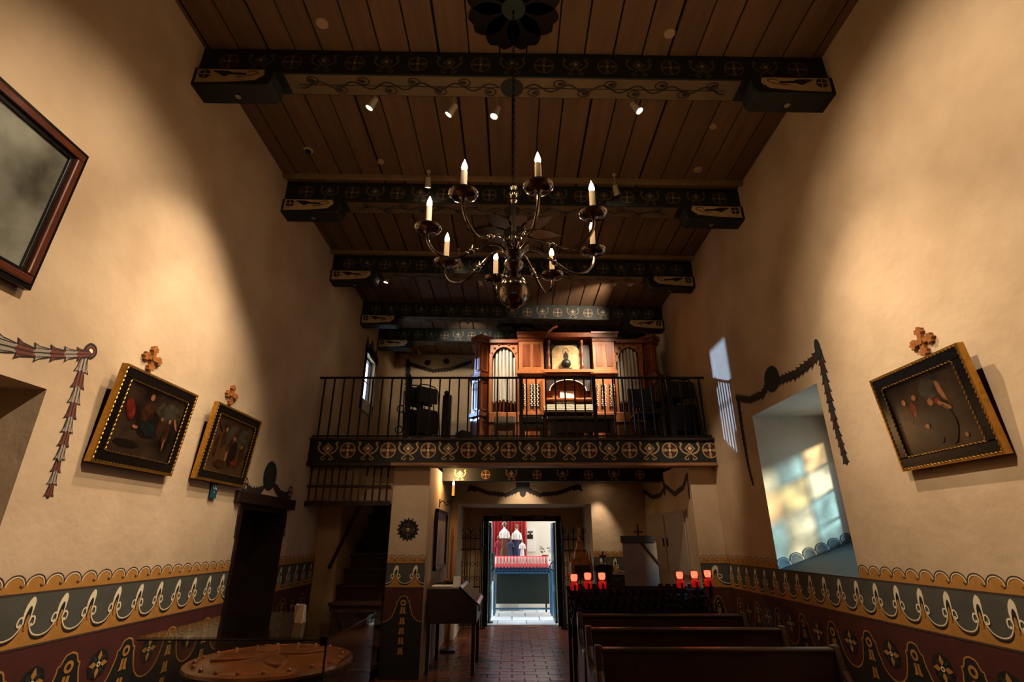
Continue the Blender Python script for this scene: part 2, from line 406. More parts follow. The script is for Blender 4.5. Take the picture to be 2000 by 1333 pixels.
# dado
ZS0, ZS1, ZB = 1.305, 1.385, 1.02        # slate band top, scallop top, gold base bottom
SC = .138; FC = .236
def scallop():
    d = MB(); n = 10
    arch = [(SC/2*math.cos(PI*i/n), .028+.056*math.sin(PI*i/n)) for i in range(n+1)]
    d.fill(arch + [(-SC/2, -.012), (SC/2, -.012)], 0, 1)
    d.stroke(arch, .008, 2, 2); d.stroke([(a*.86, b*.9) for a, b in arch], .006, 1, 3)
    d.stroke([(SC/2*(.9-.1*i), .03-.012*math.sin(i*.8)) for i in range(5)], .008, 2, 3); return d
SCAL = scallop().mesh('painted_scallop', ['gold', 'ivory', 'bell_dark'])
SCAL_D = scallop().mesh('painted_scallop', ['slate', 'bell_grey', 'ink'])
def fleur():
    d = MB(); h = FC/2; n = 12
    cu = [(h*i/n, .042 + .128*math.exp(-((h*i/n)/.036)**1.25)) for i in range(n+1)]
    full = [(-a, b) for a, b in cu[::-1]] + cu[1:]
    d.fill([(-h, 0), (h, 0)] + full[::-1], 0, 1)
    for s in (-1, 1):
        d.stroke([(s*a, b-.012) for a, b in cu[3:]], [.004+.011*min(1, i/5) for i in range(n-2)], 2, 2)
        d.stroke([(s*a, b+.004) for a, b in cu[2:]], .0075, 1, 3)
        d.stroke([(s*a, b) for a, b in s2([(.018,.125), (.03,.155), (.052,.148), (.056,.118), (.04,.108), (.036,.122)], 4)], .0105, 1, 3)
    leaf = s2([(-.022,.12), (-.03,.18), (-.018,.232), (.008,.262), (.03,.24), (.03,.185), (.022,.12)], 4)
    d.fill(leaf, 1, 2); d.fill([(a*.56+.001, .10+(b-.12)*.80) for a, b in leaf], 2, 3); d.fill([(a*.32+.001, .085+(b-.12)*.6) for a, b in leaf], 0, 4); return d
FLEUR = fleur().mesh('painted_fleur', ['gold', 'ivory', 'ink'])
LC = .50
def arch():
    d = MB(); h = LC/2
    cu = s2([(0,-.085), (.042,-.10), (.066,-.145), (.084,-.155), (.088,-.20), (.13,-.31), (.19,-.365), (h,-.38)], 5)
    full = [(-a, b) for a, b in cu[::-1]] + cu[1:]
    d.fill(full + [(h, -1.0), (-h, -1.0)], 1, 1); d.stroke(full, .011, 0, 2)
    d.disc(0, -.165, .036, 0, 3); d.disc(0, -.165, .018, 1, 4, 10)
    for z in (-.25, -.37, -.48, -.59, -.70):
        for s in (-1, 1): d.fill([(s*.004, z+.035), (s*.026, z+.035), (s*.028, z-.01), (s*.04, z-.04), (s*.004, z-.035)], 0, 3)
    return d
ARCH = arch().mesh('painted_bell_arch', ['gold', 'dado_dark', 'bell_red'])
def rosette():
    d = MB(); d.disc(0, 0, .088, 1, 2, 16)
    for a in range(8): d.ring(.06*math.cos(a*PI/4), .06*math.sin(a*PI/4), .032, .004, 3, 3, 10)
    for a in range(4):
        c, s = math.cos(a*PI/2), math.sin(a*PI/2)
        d.fill([(c*p-s*q, s*p+c*q) for p, q in ((.015,0), (.045,.02), (.085,0), (.045,-.02))], 0, 4)
    for a in range(4):
        c, s = math.cos(a*PI/2+PI/4), math.sin(a*PI/2+PI/4)
        d.fill([(c*p-s*q, s*p+c*q) for p, q in ((.015,0), (.045,.017), (.075,0), (.045,-.017))], 4, 3)
    d.disc(0, 0, .017, 2, 5, 10); d.disc(0, 0, .008, 1, 6, 8); return d
ROSE = rosette().mesh('painted_rosette', ['gold', 'dado_dark', 'ivory', 'p_grey', 'teal_dark'])
def dado(wall, P, u, length, skip=None, phase=0.0, lower=True):
    """painted dado along a wall: P = point at floor level where it starts, u = direction to the right as seen"""
    P = Vector(P); u = Vector(u); M = frame(P, u, ZA)
    d = MB(); d.fill([(0, 0), (length, 0), (length, ZB), (0, ZB)], 2, 0); d.fill([(0, ZB), (length, ZB), (length, ZS0), (0, ZS0)], 1, 0)
    segs = [(0, length)] if not skip else [(0, skip[0]), (skip[1], length)]
    for a, b in segs: d.fill([(a, ZS0), (b, ZS0), (b, ZS0+.045), (a, ZS0+.045)], 0, 0)
    d.stroke([(0, ZS0), (length, ZS0)], .010, 3, 1); d.stroke([(0, ZB), (length, ZB)], .012, 3, 2)
    me = d.mesh('painted_dado', ['gold', 'slate', 'dado_red', 'bell_dark']); inst('painted_dado', me, wall, M)
    for a, b in segs:
        n = max(1, round((b-a)/SC))
        for i in range(n): inst('painted_scallop', SCAL, wall, M @ Matrix.Translation((a+(i+.5)*(b-a)/n, ZS0+.018, 0)) @ Matrix.Diagonal(((b-a)/n/SC, 1, 1, 1)))
    n = max(1, round(length/FC))
    for i in range(n): inst('painted_fleur', FLEUR, wall, M @ Matrix.Translation(((i+.5)*length/n, ZB+.004, 0)) @ Matrix.Diagonal((length/n/FC, 1, 1, 1)))
    if lower:
        n = max(1, round(length/LC)); w = length/n
        for i in range(n):
            inst('painted_bell_arch', ARCH, wall, M @ Matrix.Translation(((i+.5)*w, ZB-.01, 0)) @ Matrix.Diagonal((w/LC, 1, 1, 1)))
            if i and n > 1: inst('painted_rosette', ROSE, wall, M @ Matrix.Translation((i*w, ZB-.21, 0)))
dado(wall_left, (-W, 3.0, 0), LU, 2.6)
dado(wall_left, (-W, 6.7, 0), LU, 1.25)
dado(wall_right, (W, 7.32, 0), RU, 4.9, skip=(7.32-NI[1], 7.32-NI[0]))
dado(pier_left, (-1.64, 7.32, 0), BU, .5)
dado(pier_right, (2.47, 7.32, 0), BU, .35)
dado(wall_back, (1.47, 10.0, 0), BU, 1.0)
# niche: sloping blue sill, scallops along it, window
sill = MB(); sill.prism([(W-.0, 1.0), (W+.95, 1.0), (W+.95, 1.62), (W, 1.305)], frame((0, NI[1], 0), XA, ZA), 0.0, NI[1]-NI[0])
sill.build('niche_sill', 'sill_blue', wall_right)
d = MB(); sl = math.atan2(.315, .95)
for i in range(6):
    a = .07 + i*.145
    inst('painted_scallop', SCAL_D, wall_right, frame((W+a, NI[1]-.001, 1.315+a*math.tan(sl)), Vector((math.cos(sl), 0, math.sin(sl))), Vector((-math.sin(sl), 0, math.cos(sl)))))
def casement(name, x, y0, y1, z0, z1, nx, nz, m, panes, fw=.045):
    o = MB()
    o.box(x-.03, x+.03, y0, y0+fw, z0, z1); o.box(x-.03, x+.03, y1-fw, y1, z0, z1); o.box(x-.03, x+.03, y0, y1, z0, z0+fw); o.box(x-.03, x+.03, y0, y1, z1-fw, z1)
    for i in range(1, nx): y = y0+(y1-y0)*i/nx; o.box(x-.01, x+.01, y-.009, y+.009, z0, z1)
    for i in range(1, nz): z = z0+(z1-z0)*i/nz; o.box(x-.01, x+.01, y0, y1, z-.009, z+.009)
    w = struct(o.build(name, m))
    for i in range(nx):
        for j in range(nz):
            pm = panes[(j*2+i) % len(panes)] if j >= nz/2 else panes[min(len(panes)-1, len(panes)-1-(i % 2))]
            MB().box(x-.003, x+.003, y0+(y1-y0)*i/nx+.012, y0+(y1-y0)*(i+1)/nx-.012, z0+(z1-z0)*j/nz+.012, z0+(z1-z0)*(j+1)/nz-.012).build('pane', pm, w)
    return w
casement('window_1', W+.93, NI[0]+.02, NI[1]-.12, 1.62, 2.78, 3, 4, 'wood_dark', ['pane_0', 'pane_1', 'pane_2', 'pane_3'])
fr = MB(); fr.box(W+.90, W+.95, NI[0], NI[0]+.02, 1.6, 2.95); fr.box(W+.90, W+.95, NI[1]-.12, NI[1], 1.6, 2.95); fr.box(W+.90, W+.95, NI[0], NI[1], 2.78, 2.95)
fr.build('niche_back', 'plaster_cool', wall_right)
kn = onx(1620, 838, W+.02)
# loft window, left wall
w2 = casement('window_2', -W-.1, LW[0], LW[1], LW[2], LW[3], 2, 2, 'wood_dark', ['pane'], .04)
sf = MB()
for a, b, c_, e in ((LW[0]-.07, LW[0], LW[2]-.2, LW[3]+.1), (LW[1], LW[1]+.07, LW[2]-.2, LW[3]+.1), (LW[0]-.1, LW[1]+.1, LW[3], LW[3]+.16), (LW[0]-.1, LW[1]+.1, LW[2]-.22, LW[2])): sf.box(-W, -W+.025, a, b, c_, e)
sf.build('window_frame', 'frame_black', w2)
sc_ = MB(); sc_.fill(s2([(-.42,0), (-.36,.18), (-.2,.06), (0,.22), (.2,.06), (.36,.18), (.42,0)], 5), 0, 0)
inst('painted_crest', sc_.mesh('painted_crest', ['ink']), wall_left, frame((-W, (LW[0]+LW[1])/2, LW[3]+.16), LU, ZA))
nb = MB().box(-W-.75, -W-.6, 1.2, 3.0, 0, 2.45).build('niche_back', 'plaster', wall_left)  # unseen slab added to keep sky light off the jamb of this opening
# left doorway: plank door standing in the dark reveal under a heavy lintel
door2 = struct(MB().box(-W-.42, -W-.36, 5.6, 6.7, 0, 1.95).build('door_2', 'wood_dark'))
for i in range(5): MB().box(-W-.36, -W-.345, 5.61+i*.218, 5.61+i*.218+.21, .02, 1.93).build('door_board', 'wood_dark', door2)
fr = MB(); fr.box(-W-.36, -W+.012, 5.58, 5.63, 0, 1.95); fr.box(-W-.36, -W+.012, 6.67, 6.72, 0, 1.95); fr.box(-W-.36, -W-.01, 5.6, 6.7, 1.90, 1.95); fr.build('door_frame', 'wood_dark', door2)
struct(MB().box(-W-.2, -W+.05, 5.42, 6.88, 1.95, 2.07).build('trim_1', 'wood_dark', bevel=.01))
# garlands on the left wall
def lw(px, py): return onx(px, py, -W)
def rw(px, py): return onx(px, py, W)
garland(wall_left, [lw(-60, 664), lw(0, 673), lw(60, 688), lw(120, 692), lw(168, 692)], LU, .175, 'rg', .75, .62, flip=True)
garland(wall_left, [lw(165, 696), lw(150, 760), lw(128, 850), lw(97, 958)], LU, .145, 'gr', .76, .62)
d = MB(); d.disc(0, 0, .052, 0, 2); d.ring(0, 0, .046, .014, 2, 3); d.disc(0, 0, .02, 1, 3, 12); d.ring(0,0,.021,.008,2,4)
inst('painted_roundel', d.mesh('painted_roundel', ['bell_red', 'ivory', 'ink']), wall_left, frame(lw(176, 686), LU, ZA))
def medallion(wall, p, u, rx, rz):
    d = MB(); d.disc(0, 0, rx*1.1, 0, 4, 20, rz*1.1); d.disc(0, 0, rx*.9, 1, 5, 20, rz*.9); d.stroke([(0, -rz*.8), (0, rz*.8)], rx*.1, 0, 6); d.disc(0, 0, rx*.45, 2, 6, 14, rz*.5)
    for s in (-1, 1): d.stroke([(s*rx*.6, -rz*.6), (s*rx*.35, 0), (s*rx*.55, rz*.6)], rx*.12, 0, 6)
    inst('painted_medallion', d.mesh('painted_medallion', ['ink', 'teal_dark', 'bell_dark']), wall, frame(p, u, ZA))
def roundel(wall, p, u, r, m2='ivory'):
    d = MB(); d.disc(0, 0, r, 0, 4)
    for a in range(4): d.disc(.55*r*math.cos(a*PI/2+.78), .55*r*math.sin(a*PI/2+.78), r*.28, 1, 5, 10)
    inst('painted_roundel', d.mesh('painted_roundel', ['ink', m2]), wall, frame(p, u, ZA))
garland(wall_left, [lw(512, 955), lw(505, 961), lw(492, 961), lw(482, 956)], LU, .15, 'dmt', .42)
garland(wall_left, [lw(536, 950), lw(545, 964), lw(556, 970), lw(566, 966)], LU, .15, 'dmt', .42)
medallion(wall_left, lw(527, 930), LU, .15, .15)
roundel(wall_left, lw(477, 946), LU, .075, 'bell_grey'); roundel(wall_left, lw(566, 962), LU, .075, 'bell_grey')
garland(wall_left, [lw(467, 992), lw(458, 1046)], LU, .06, 'dm', .8, 1.0)
garland(wall_left, [lw(560, 1000), lw(554, 1046)], LU, .06, 'dm', .8, 1.0)
# garlands on the right wall
garland(wall_right, [rw(1600, 690), rw(1585, 708), rw(1555, 731), rw(1520, 745)], RU, .16, 'tdm', .5, .9)
garland(wall_right, [rw(1500, 752), rw(1490, 770), rw(1465, 782), rw(1442, 778)], RU, .15, 'tdm', .42, .9)
garland(wall_right, [rw(1602, 690), rw(1612, 740), rw(1632, 830), rw(1653, 902)], RU, .15, 'dmt', .62, .75)
garland(wall_right, [rw(1442, 782), rw(1450, 840), rw(1461, 905), rw(1470, 942)], RU, .14, 'dt', .62, .6)
medallion(wall_right, rw(1508, 741), RU, .15, .13); medallion(wall_right, rw(1598, 682), RU, .04, .09)
# back wall, under the loft: twin swags with a centre piece
def bw(px, py, y=10.0): return ony(px, py, y)
garland(wall_back, [bw(1012, 958), bw(990, 967), bw(955, 964), bw(922, 952)], BU, .13, 'dt', .5, .9)
garland(wall_back, [bw(1030, 958), bw(1052, 967), bw(1090, 964), bw(1128, 950)], BU, .13, 'dt', .5, .9)
d = MB(); d.fill([(-.13,.12), (.13,.12), (.13,-.02), (.2,-.06), (.06,-.1), (.05,-.16), (0,-.2), (-.05,-.16), (-.06,-.1), (-.2,-.06), (-.13,-.02)], 0, 4); d.disc(0, .03, .05, 1, 5)
inst('painted_centrepiece', d.mesh('painted_centrepiece', ['ink', 'teal_dark']), wall_back, frame(bw(1021, 951), BU, ZA))
for p in ((921, 957), (1128, 955)):
    d = MB(); d.fill([(-.06,.07), (.06,.07), (.09,-.05), (0,-.02), (-.09,-.05)], 0, 5); inst('painted_tassel', d.mesh('painted_tassel', ['ink']), wall_back, frame(bw(*p), BU, ZA))
# cupboards in the side wall under the loft, with a swag painted above them
def pw(px, py):
    p = onx(px, py, 2.47); p.y = max(p.y, 7.42); return p
garland(pier_right, [pw(1300, 950), pw(1290, 968), pw(1275, 972), pw(1258, 960)], RU, .12, 'dt', .45)
garland(pier_right, [pw(1300, 950), pw(1318, 966), pw(1335, 952), pw(1347, 928)], RU, .12, 'dt', .45)
medallion(pier_right, pw(1298, 953), RU, .05, .12); garland(pier_right, [pw(1347, 930), pw(1351, 968)], RU, .09, 'd', .7); garland(pier_right, [pw(1258, 962), pw(1259, 990)], RU, .09, 'd', .7)
cup = MB().box(2.445, 2.47, 7.62, 9.72, 1.1, 2.0).build('wall_cupboard', 'cupboard'); tag(cup, 'pale painted cupboard let into the side wall under the loft', 'cupboard')
for y0, y1 in ((7.66, 8.64), (8.70, 9.68)):
    dd = MB().box(2.425, 2.445, y0, y1, 1.14, 1.97).build('cupboard_door', 'cupboard', cup, bevel=.006)
    MB().box(2.405, 2.425, (y0+.06 if y0 > 8 else y1-.09), (y0+.09 if y0 > 8 else y1-.06), 1.50, 1.62).build('handle', 'wood_dark', dd)
pl = struct(MB().box(2.45, 2.47, 7.4, 9.95, 0, 1.08).build('trim_2', 'cupboard'))
# loft back wall garland and discs
garland(wall_upper, [bw(918, 708, YB), bw(880, 722, YB), bw(845, 725, YB), bw(820, 718, YB), bw(800, 711, YB)], BU, .16, 'dmt', .45, .9)
garland(wall_upper, [bw(797, 705, YB), bw(796, 772, YB)], BU, .2, 'dt', .6, .9)
for p in ((835, 709), (872, 706)): roundel(wall_upper, bw(*p, YB), BU, .075, 'teal_dark')
d = MB()
for i in range(4): d.stroke([(-.11, -.06*i), (.09, -.06*i)], .022, 0, 1)
inst('painted_lettering', d.mesh('painted_lettering', ['tan']), wall_upper, frame(bw(897, 806, YB), BU, ZA))
# big painted flower on the pier
d = MB()
for a in range(16):
    c, s = math.cos(a*PI/8), math.sin(a*PI/8); d.fill([(c*p-s*q, s*p+c*q) for p, q in ((.05,0), (.1,.032), (.155,0), (.1,-.032))], 0, 1)
d.disc(0, 0, .105, 0, 0)
for a in range(4):
    c, s = math.cos(a*PI/2+PI/4), math.sin(a*PI/2+PI/4); d.fill([(c*p-s*q, s*p+c*q) for p, q in ((.012,0), (.06,.022), (.115,0), (.06,-.022))], 1, 3)
    c, s = math.cos(a*PI/2), math.sin(a*PI/2); d.fill([(c*p-s*q, s*p+c*q) for p, q in ((.012,0), (.06,.03), (.115,0), (.06,-.03))], 3, 2)
d.ring(0, 0, .016, .008, 2, 4, 12)
inst('painted_flower', d.mesh('painted_flower', ['ink', 'p_grey', 'ivory', 'bell_dark']), pier_left, frame(ony(797, 1035, 7.32), BU, ZA))
# ------------------------------------------------------------------ ceiling beams
def make_beam(label):
    """local: y = 0 front face, z = 0 underside"""
    b = thing('ceiling_beam', label, 'beam', (0, 0, 0), 'painted ceiling beams')
    MB().box(-W-.1, W+.1, 0, BD, 0, BH).build('beam_body', 'beam_green', b, bevel=.008)
    un = MB(); un.fill([(-2.05, -BD+.012), (2.05, -BD+.012), (2.05, -.012), (-2.05, -.012)], 0, 0)
    for s in (-1, 1):
        wv = [(s*(.12+i*.031), -BD/2+.04*math.sin(i*.62)) for i in range(60)]
        un.stroke(wv, .017, 1, 1); un.stroke([(s*.1, -BD/2), (s*1.95, -BD/2+.0)], .010, 1, 2)
        for i in range(8):
            x = s*(.2+i*.23); yy = -BD/2 + (.05 if i % 2 else -.05)
            un.ring(x, yy, .052, .012, 1, 3, 14, ry=.04); un.disc(x+.012*s, yy, .028, 1, 4, 10, ry=.02)
    un.disc(0, -BD/2, .105, 1, 4); un.disc(0, -BD/2, .07, 2, 5); un.disc(0, -BD/2, .03, 1, 6)
    inst('painted_vine', un.mesh('painted_vine', ['beam_cream', 'vine', 'beam_green']), b, frame((0, 0, 0), XA, -YA))
    n = 19
    for i in range(n):
        x = (i-(n-1)/2)*.285
        inst('painted_cross_roundel' if i % 2 == 0 else 'painted_winged_lozenge', mm_cross_shaded if i % 2 == 0 else mm_wings_shaded, b, frame((x, 0, BH*.46), XA, ZA, .92))
    for s in (-1, 1):
        prof = [(s*(W+.1), 0), (s*(W+.1), -.19), (s*(W-.65), -.19), (s*(W-.685), -.175), (s*(W-.70), -.14), (s*(W-.715), -.06), (s*(W-.70), 0)]
        cb = MB().prism(prof, frame((0, 0, 0), XA, ZA), -BD+.06, .04).build('corbel', 'beam_green', b)
        cb.modifiers.new('bevel', 'BEVEL').width = .008
        fp = MB(); x0, x1 = (-W+.03, -W+.62) if s < 0 else (W-.62, W-.03); t = lambda q: x0+(x1-x0)*q if s < 0 else x1-(x1-x0)*q
        fp.fill([(t(0), -.012), (t(1), -.012), (t(1.02), -.075), (t(.9), -.135), (t(.5), -.16), (t(0), -.17)], 0, 0)
        fp.disc(t(.12), -.07, .052, 1, 1); fp.stroke([(t(.03), -.07), (t(.21), -.07)], .01, 0, 2); fp.stroke([(t(.12), -.02), (t(.12), -.12)], .01, 0, 2)
        fp.fill([(t(a), b_) for a, b_ in ((.22,-.03), (.45,-.03), (.55,-.05), (.75,-.055), (.75,-.08), (.5,-.075), (.42,-.10), (.34,-.07))], 1, 1)
        fp.stroke([(t(a), b_) for a, b_ in s2([(.6,-.1), (.8,-.085), (.92,-.05), (.85,-.03), (.76,-.045)])], .009, 1, 1)
        inst('painted_scroll', fp.mesh('painted_scroll', ['corbel_cream', 'ink']), cb, frame((0, -.04, 0), XA, ZA))
        ro = MB(); xm = s*(W-.36); ro.ring(xm, -BD/2, .085, .008, 2, 1, 18); ro.ring(xm, -BD/2, .05, .01, 2, 2, 18); ro.disc(xm, -BD/2, .026, 0, 3, 10)
        inst('painted_rosette', ro.mesh('painted_rosette', ['bell_grey', 'ink', 'teal_dark']), cb, frame((0, -.03, -.19), XA, -YA))
    return b
BL = ['dark painted ceiling beam nearest the viewer, crossed by the chandelier chain', 'dark painted ceiling beam just behind the candle flames of the chandelier', 'dark painted ceiling beam level with the chandelier hub', 'dark painted ceiling beam with gold roundels just above the organ', 'dark painted ceiling beam furthest back, partly hidden by the organ']
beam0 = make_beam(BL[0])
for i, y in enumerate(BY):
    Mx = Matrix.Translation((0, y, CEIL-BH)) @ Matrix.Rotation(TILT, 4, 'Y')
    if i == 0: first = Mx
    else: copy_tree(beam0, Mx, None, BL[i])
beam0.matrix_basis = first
for i, y in enumerate((BY[1]-.16, BY[2]-.16)):
    t = struct(MB().box(-W, W, 0, .05, -.05, .0).build('trim_%d' % (3+i), 'wood_slat')); t.matrix_basis = Matrix.Translation((0, y, CEIL)) @ Matrix.Rotation(TILT, 4, 'Y')
# ------------------------------------------------------------------ the loft
YL = 7.17
lf = MB(); lf.box(-1.64, W, YL+.2, YB, 2.70, 2.88); lf.box(-W, -1.64, YL+.2, 8.3, 2.70, 2.88); lf.box(-W, -1.64, 10.0, YB, 2.70, 2.88)
loft = struct(lf.build('floor_loft', 'wood_dark'))
fb = thing('loft_beam', 'dark green painted beam carrying the front of the choir loft', 'beam', (0, YL, 2.6))
MB().box(-W, W, YL, YL+.24, 2.585, 2.89).build('beam_body', 'beam_green', fb, bevel=.006)
MB().box(-W, W, YL-.03, YL+.05, 2.89, 2.925).build('top_moulding', 'wood_dark', fb)
MB().box(-1.66, W, YL-.02, YL+.25, 2.545, 2.585).build('bottom_board', 'wood_oak', fb)
MB().box(-W, -1.66, YL-.02, YL+.25, 2.545, 2.585).build('bottom_board', 'wood_dark', fb)
n = 20
for i in range(n):
    x = ony(640+i*39.3, 880, YL).x
    inst('painted_winged_lozenge' if i % 2 == 0 else 'painted_cross_roundel', mm_wings if i % 2 == 0 else mm_cross, fb, frame((x, YL, 2.755), XA, ZA, 1.12))
ub = thing('under_loft_beam', 'dark painted cross beam under the loft, above the doorway', 'beam', (0, 8.6, 2.5))
MB().box(-1.14, 2.47, 8.6, 8.84, 2.49, 2.70).build('beam_body', 'beam_green', ub)
for i in range(8): inst('painted_cross_roundel' if i % 2 else 'painted_winged_lozenge', mm_cross if i % 2 else mm_wings, ub, frame((-.85+i*.42, 8.6, 2.59), XA, ZA, .75))
# railing
rl = thing('loft_railing', 'black iron railing along the front of the choir loft', 'railing', (0, YL+.05, 2.9))
ZR0, ZR1, yr = 2.92, 3.82, YL+.05
MB().box(-W, W, yr-.016, yr+.016, ZR1-.014, ZR1+.012).build('top_rail', 'iron', rl)
MB().box(-W, W, yr-.012, yr+.012, ZR0+.03, ZR0+.05).build('bottom_rail', 'iron', rl)
bal = MB().box(-.0105, .0105, -.0105, .0105, ZR0, ZR1-.01).mesh('baluster', 'iron')
x = -W+.08
while x < W-.03:
    inst('baluster', bal, rl, Matrix.Translation((x, yr, 0))); x += .1405
post = MB().box(-.027, .027, -.025, .025, ZR0-.02, ZR1+.03).mesh('post', 'iron')
for px in (795, 1018, 1162, 1310): inst('post', post, rl, Matrix.Translation((ony(px, 800, yr).x, yr, 0)))
gx = ony(783, 800, yr).x
for zz in (3.35, 3.05):
    MB().tube([(gx+.05*math.cos(2*PI*i/16), yr-.02, zz+.05*math.sin(2*PI*i/16)) for i in range(16)], .008, 6, closed=True).build('scroll', 'iron', rl, True)
MB().tube(spline([(gx+.03, yr-.02, 3.3), (gx+.08, yr-.02, 3.25), (gx+.06, yr-.02, 3.18), (gx+.1, yr-.02, 3.12)]), .008, 6).build('scroll', 'iron', rl, True)
# slatted screen over the stair
ss = thing('slat_screen', 'slatted wooden screen hanging over the staircase under the loft', 'screen', (-2.2, 7.3, 2.05))
MB().box(-W, -1.66, 7.27, 7.32, 2.03, 2.09).build('rail', 'wood_dark', ss); MB().box(-W, -1.66, 7.285, 7.305, 2.27, 2.30).build('rail', 'wood_dark', ss)
sm = MB().box(-.035, .035, 7.305, 7.325, 2.06, 2.56).mesh('slat', 'wood_slat')
for i in range(12): inst('slat', sm, ss, Matrix.Translation((-W+.08+i*.097, 0, 0)))
st = thing('staircase', 'dark wooden staircase climbing to the loft beside the pier', 'staircase', (-2.07, 7.1, 0))
for k in range(11):
    z = .2*(k+1); y = 6.98+.27*k
    MB().box(-2.5, -1.64, y-.03, y+.29, z-.04, z).build('tread', 'wood_stair', st, bevel=.006)
    MB().box(-2.48, -1.66, y, y+.02, z-.2, z-.04).build('riser', 'wood_stair', st)
MB().tube([(-2.45, 7.5, 1.25), (-2.45, 9.2, 2.5)], .025, 8).build('handrail', 'wood_dark', st, True)
# ------------------------------------------------------------------ chandelier
def chandelier():
    cx, cy = .012, 3.0
    t = thing('chandelier', 'eight-armed polished brass chandelier with lit electric candles, hanging on a chain', 'chandelier', (cx, cy, 3.0))
    def P(r, a, z): return Vector((cx+r*math.sin(a), cy-r*math.cos(a), z))
    T = Matrix.Translation((cx, cy, 0))
    # chain: alternate links
    lk = MB().tube([(.010*math.cos(2*PI*i/10), 0, .019*math.sin(2*PI*i/10)) for i in range(10)], .0032, 5, closed=True).mesh('chain_link', 'iron', True)
    z = 3.97; i = 0
    while z < 5.70:
        inst('chain_link', lk, t, Matrix.Translation((cx, cy, z)) @ Matrix.Rotation(PI/2*(i % 2), 4, 'Z')); z += .030; i += 1
    MB().lathe([(.006,5.74), (.012,5.72), (.006,5.69)], T, 8).build('hook', 'iron', t, True)
    MB().lathe([(.012,3.96), (.016,3.94), (.03,3.93), (.018,3.91), (.036,3.89), (.036,3.87), (.02,3.85), (.026,3.82), (.014,3.80)][::-1], T, 14).build('crown', 'pewter', t, True)
    MB().lathe([(.016,3.40), (.015,3.80)], T, 12).build('stem', 'iron', t, True)
    MB().lathe([(.016,3.54), (.022,3.54), (.022,3.56), (.016,3.56)], T, 12).build('collar', 'brass', t, True)
    MB().lathe([(.01,2.985), (.03,2.995), (.015,3.0), (.05,3.012), (.082,3.04), (.1,3.08), (.104,3.11), (.1,3.14), (.082,3.18), (.05,3.21), (.03,3.225), (.05,3.24), (.03,3.26), (.055,3.28), (.07,3.31), (.055,3.335), (.035,3.35), (.06,3.37), (.075,3.39), (.06,3.41), (.03,3.43), (.045,3.45), (.02,3.47), (.016,3.5)], T, 28).build('baluster_and_ball', 'pewter', t, True)
    for k in range(16):
        a = k*PI/8 + .1; MB().tube([P(.05, a, 3.41), P(.085, a, 3.43), P(.1, a, 3.46), P(.095, a, 3.485)], [.006,.006,.005,.003], 6).build('finial', 'pewter', t, True)
    RR = .58
    for k in range(8):
        a = math.radians(-31 + 45*k)
        arm = MB().tube(spline([P(.05, a, 3.39), P(.11, a, 3.45), P(.19, a, 3.435), P(.3, a, 3.36), P(.42, a, 3.30), P(.52, a, 3.33), P(.572, a, 3.40), P(RR, a, 3.475)], 5), .0105, 8).build('arm', 'pewter', t, True)
        kb = MB(); kb.ball(P(.285, a, 3.37), .022, 10, 6); kb.ball(P(.255, a, 3.39), .014, 8, 6); kb.ball(P(.315, a, 3.352), .014, 8, 6); kb.tube([P(.285, a, 3.38), P(.28, a, 3.42)], [.008, .003], 6); kb.build('knop', 'pewter', arm, True)
        M0 = Matrix.Translation(P(RR, a, 0))
        MB().lathe([(.012,3.462), (.02,3.47), (.03,3.478), (.06,3.480), (.086,3.495), (.09,3.505), (.084,3.503), (.055,3.49), (.028,3.49), (.028,3.51), (.022,3.512)], M0, 24).build('drip_pan', 'pewter', t, True)
        cnd = MB().lathe([(.0195,3.505), (.0195,3.665), (.017,3.67)], M0, 14).build('candle_sleeve', 'candle_white', t, True)
        MB().lathe([(.009,3.668), (.016,3.678), (.0185,3.695), (.015,3.715), (.007,3.738), (.0015,3.755)], M0, 12).build('bulb', 'bulb', cnd, True)
        lamp('bulb_light', 'POINT', P(RR, a, 3.78), 2.2, (1, .62, .30), parent=t, shadow_soft_size=.02)
chandelier()
# dark wooden flowers on the ceiling
def ceiling_star(x, y, R, label, petals=8, rot=0):
    t = thing('ceiling_flower', label, 'ornament', (x, y, CEIL-TILT*x), 'dark flowers on the ceiling')
    z = CEIL - TILT*x - .004
    for k in range(petals):
        a = rot + 2*PI*k/petals; M = frame((x, y, z), (math.cos(a), math.sin(a), 0), (-math.sin(a), math.cos(a), 0))
        pl = s2([(.02,0), (R*.35,.17*R), (R*.62,.16*R), (R*.82,.07*R), (R,0)], 5) if petals == 8 and R > .5 else s2([(.02,0), (R*.4,.32*R), (R*.75,.34*R), (R*.96,.18*R), (R*.92,0)], 5)
        pl = pl + [(a_, -b_) for a_, b_ in pl[-2:0:-1]]
        MB().prism(pl, M, -.014, 0).build('petal', 'frame_black', t)
    MB().lathe([(.24*R,z-.02), (.26*R,z-.01), (.26*R,z)], Matrix.Translation((x, y, 0)), 18).build('boss', 'teal_dark', t)
ceiling_star(.012, 2.98, .40, 'dark petalled ceiling flower at the top edge holding the chandelier chain', 8, PI/8)
ceiling_star(.05, 6.33, .70, 'dark pointed star flower on the ceiling behind the chandelier', 8, .1)
ceiling_star(.13, 9.5, .60, 'dark star flower on the ceiling just above the organ', 8, .1)
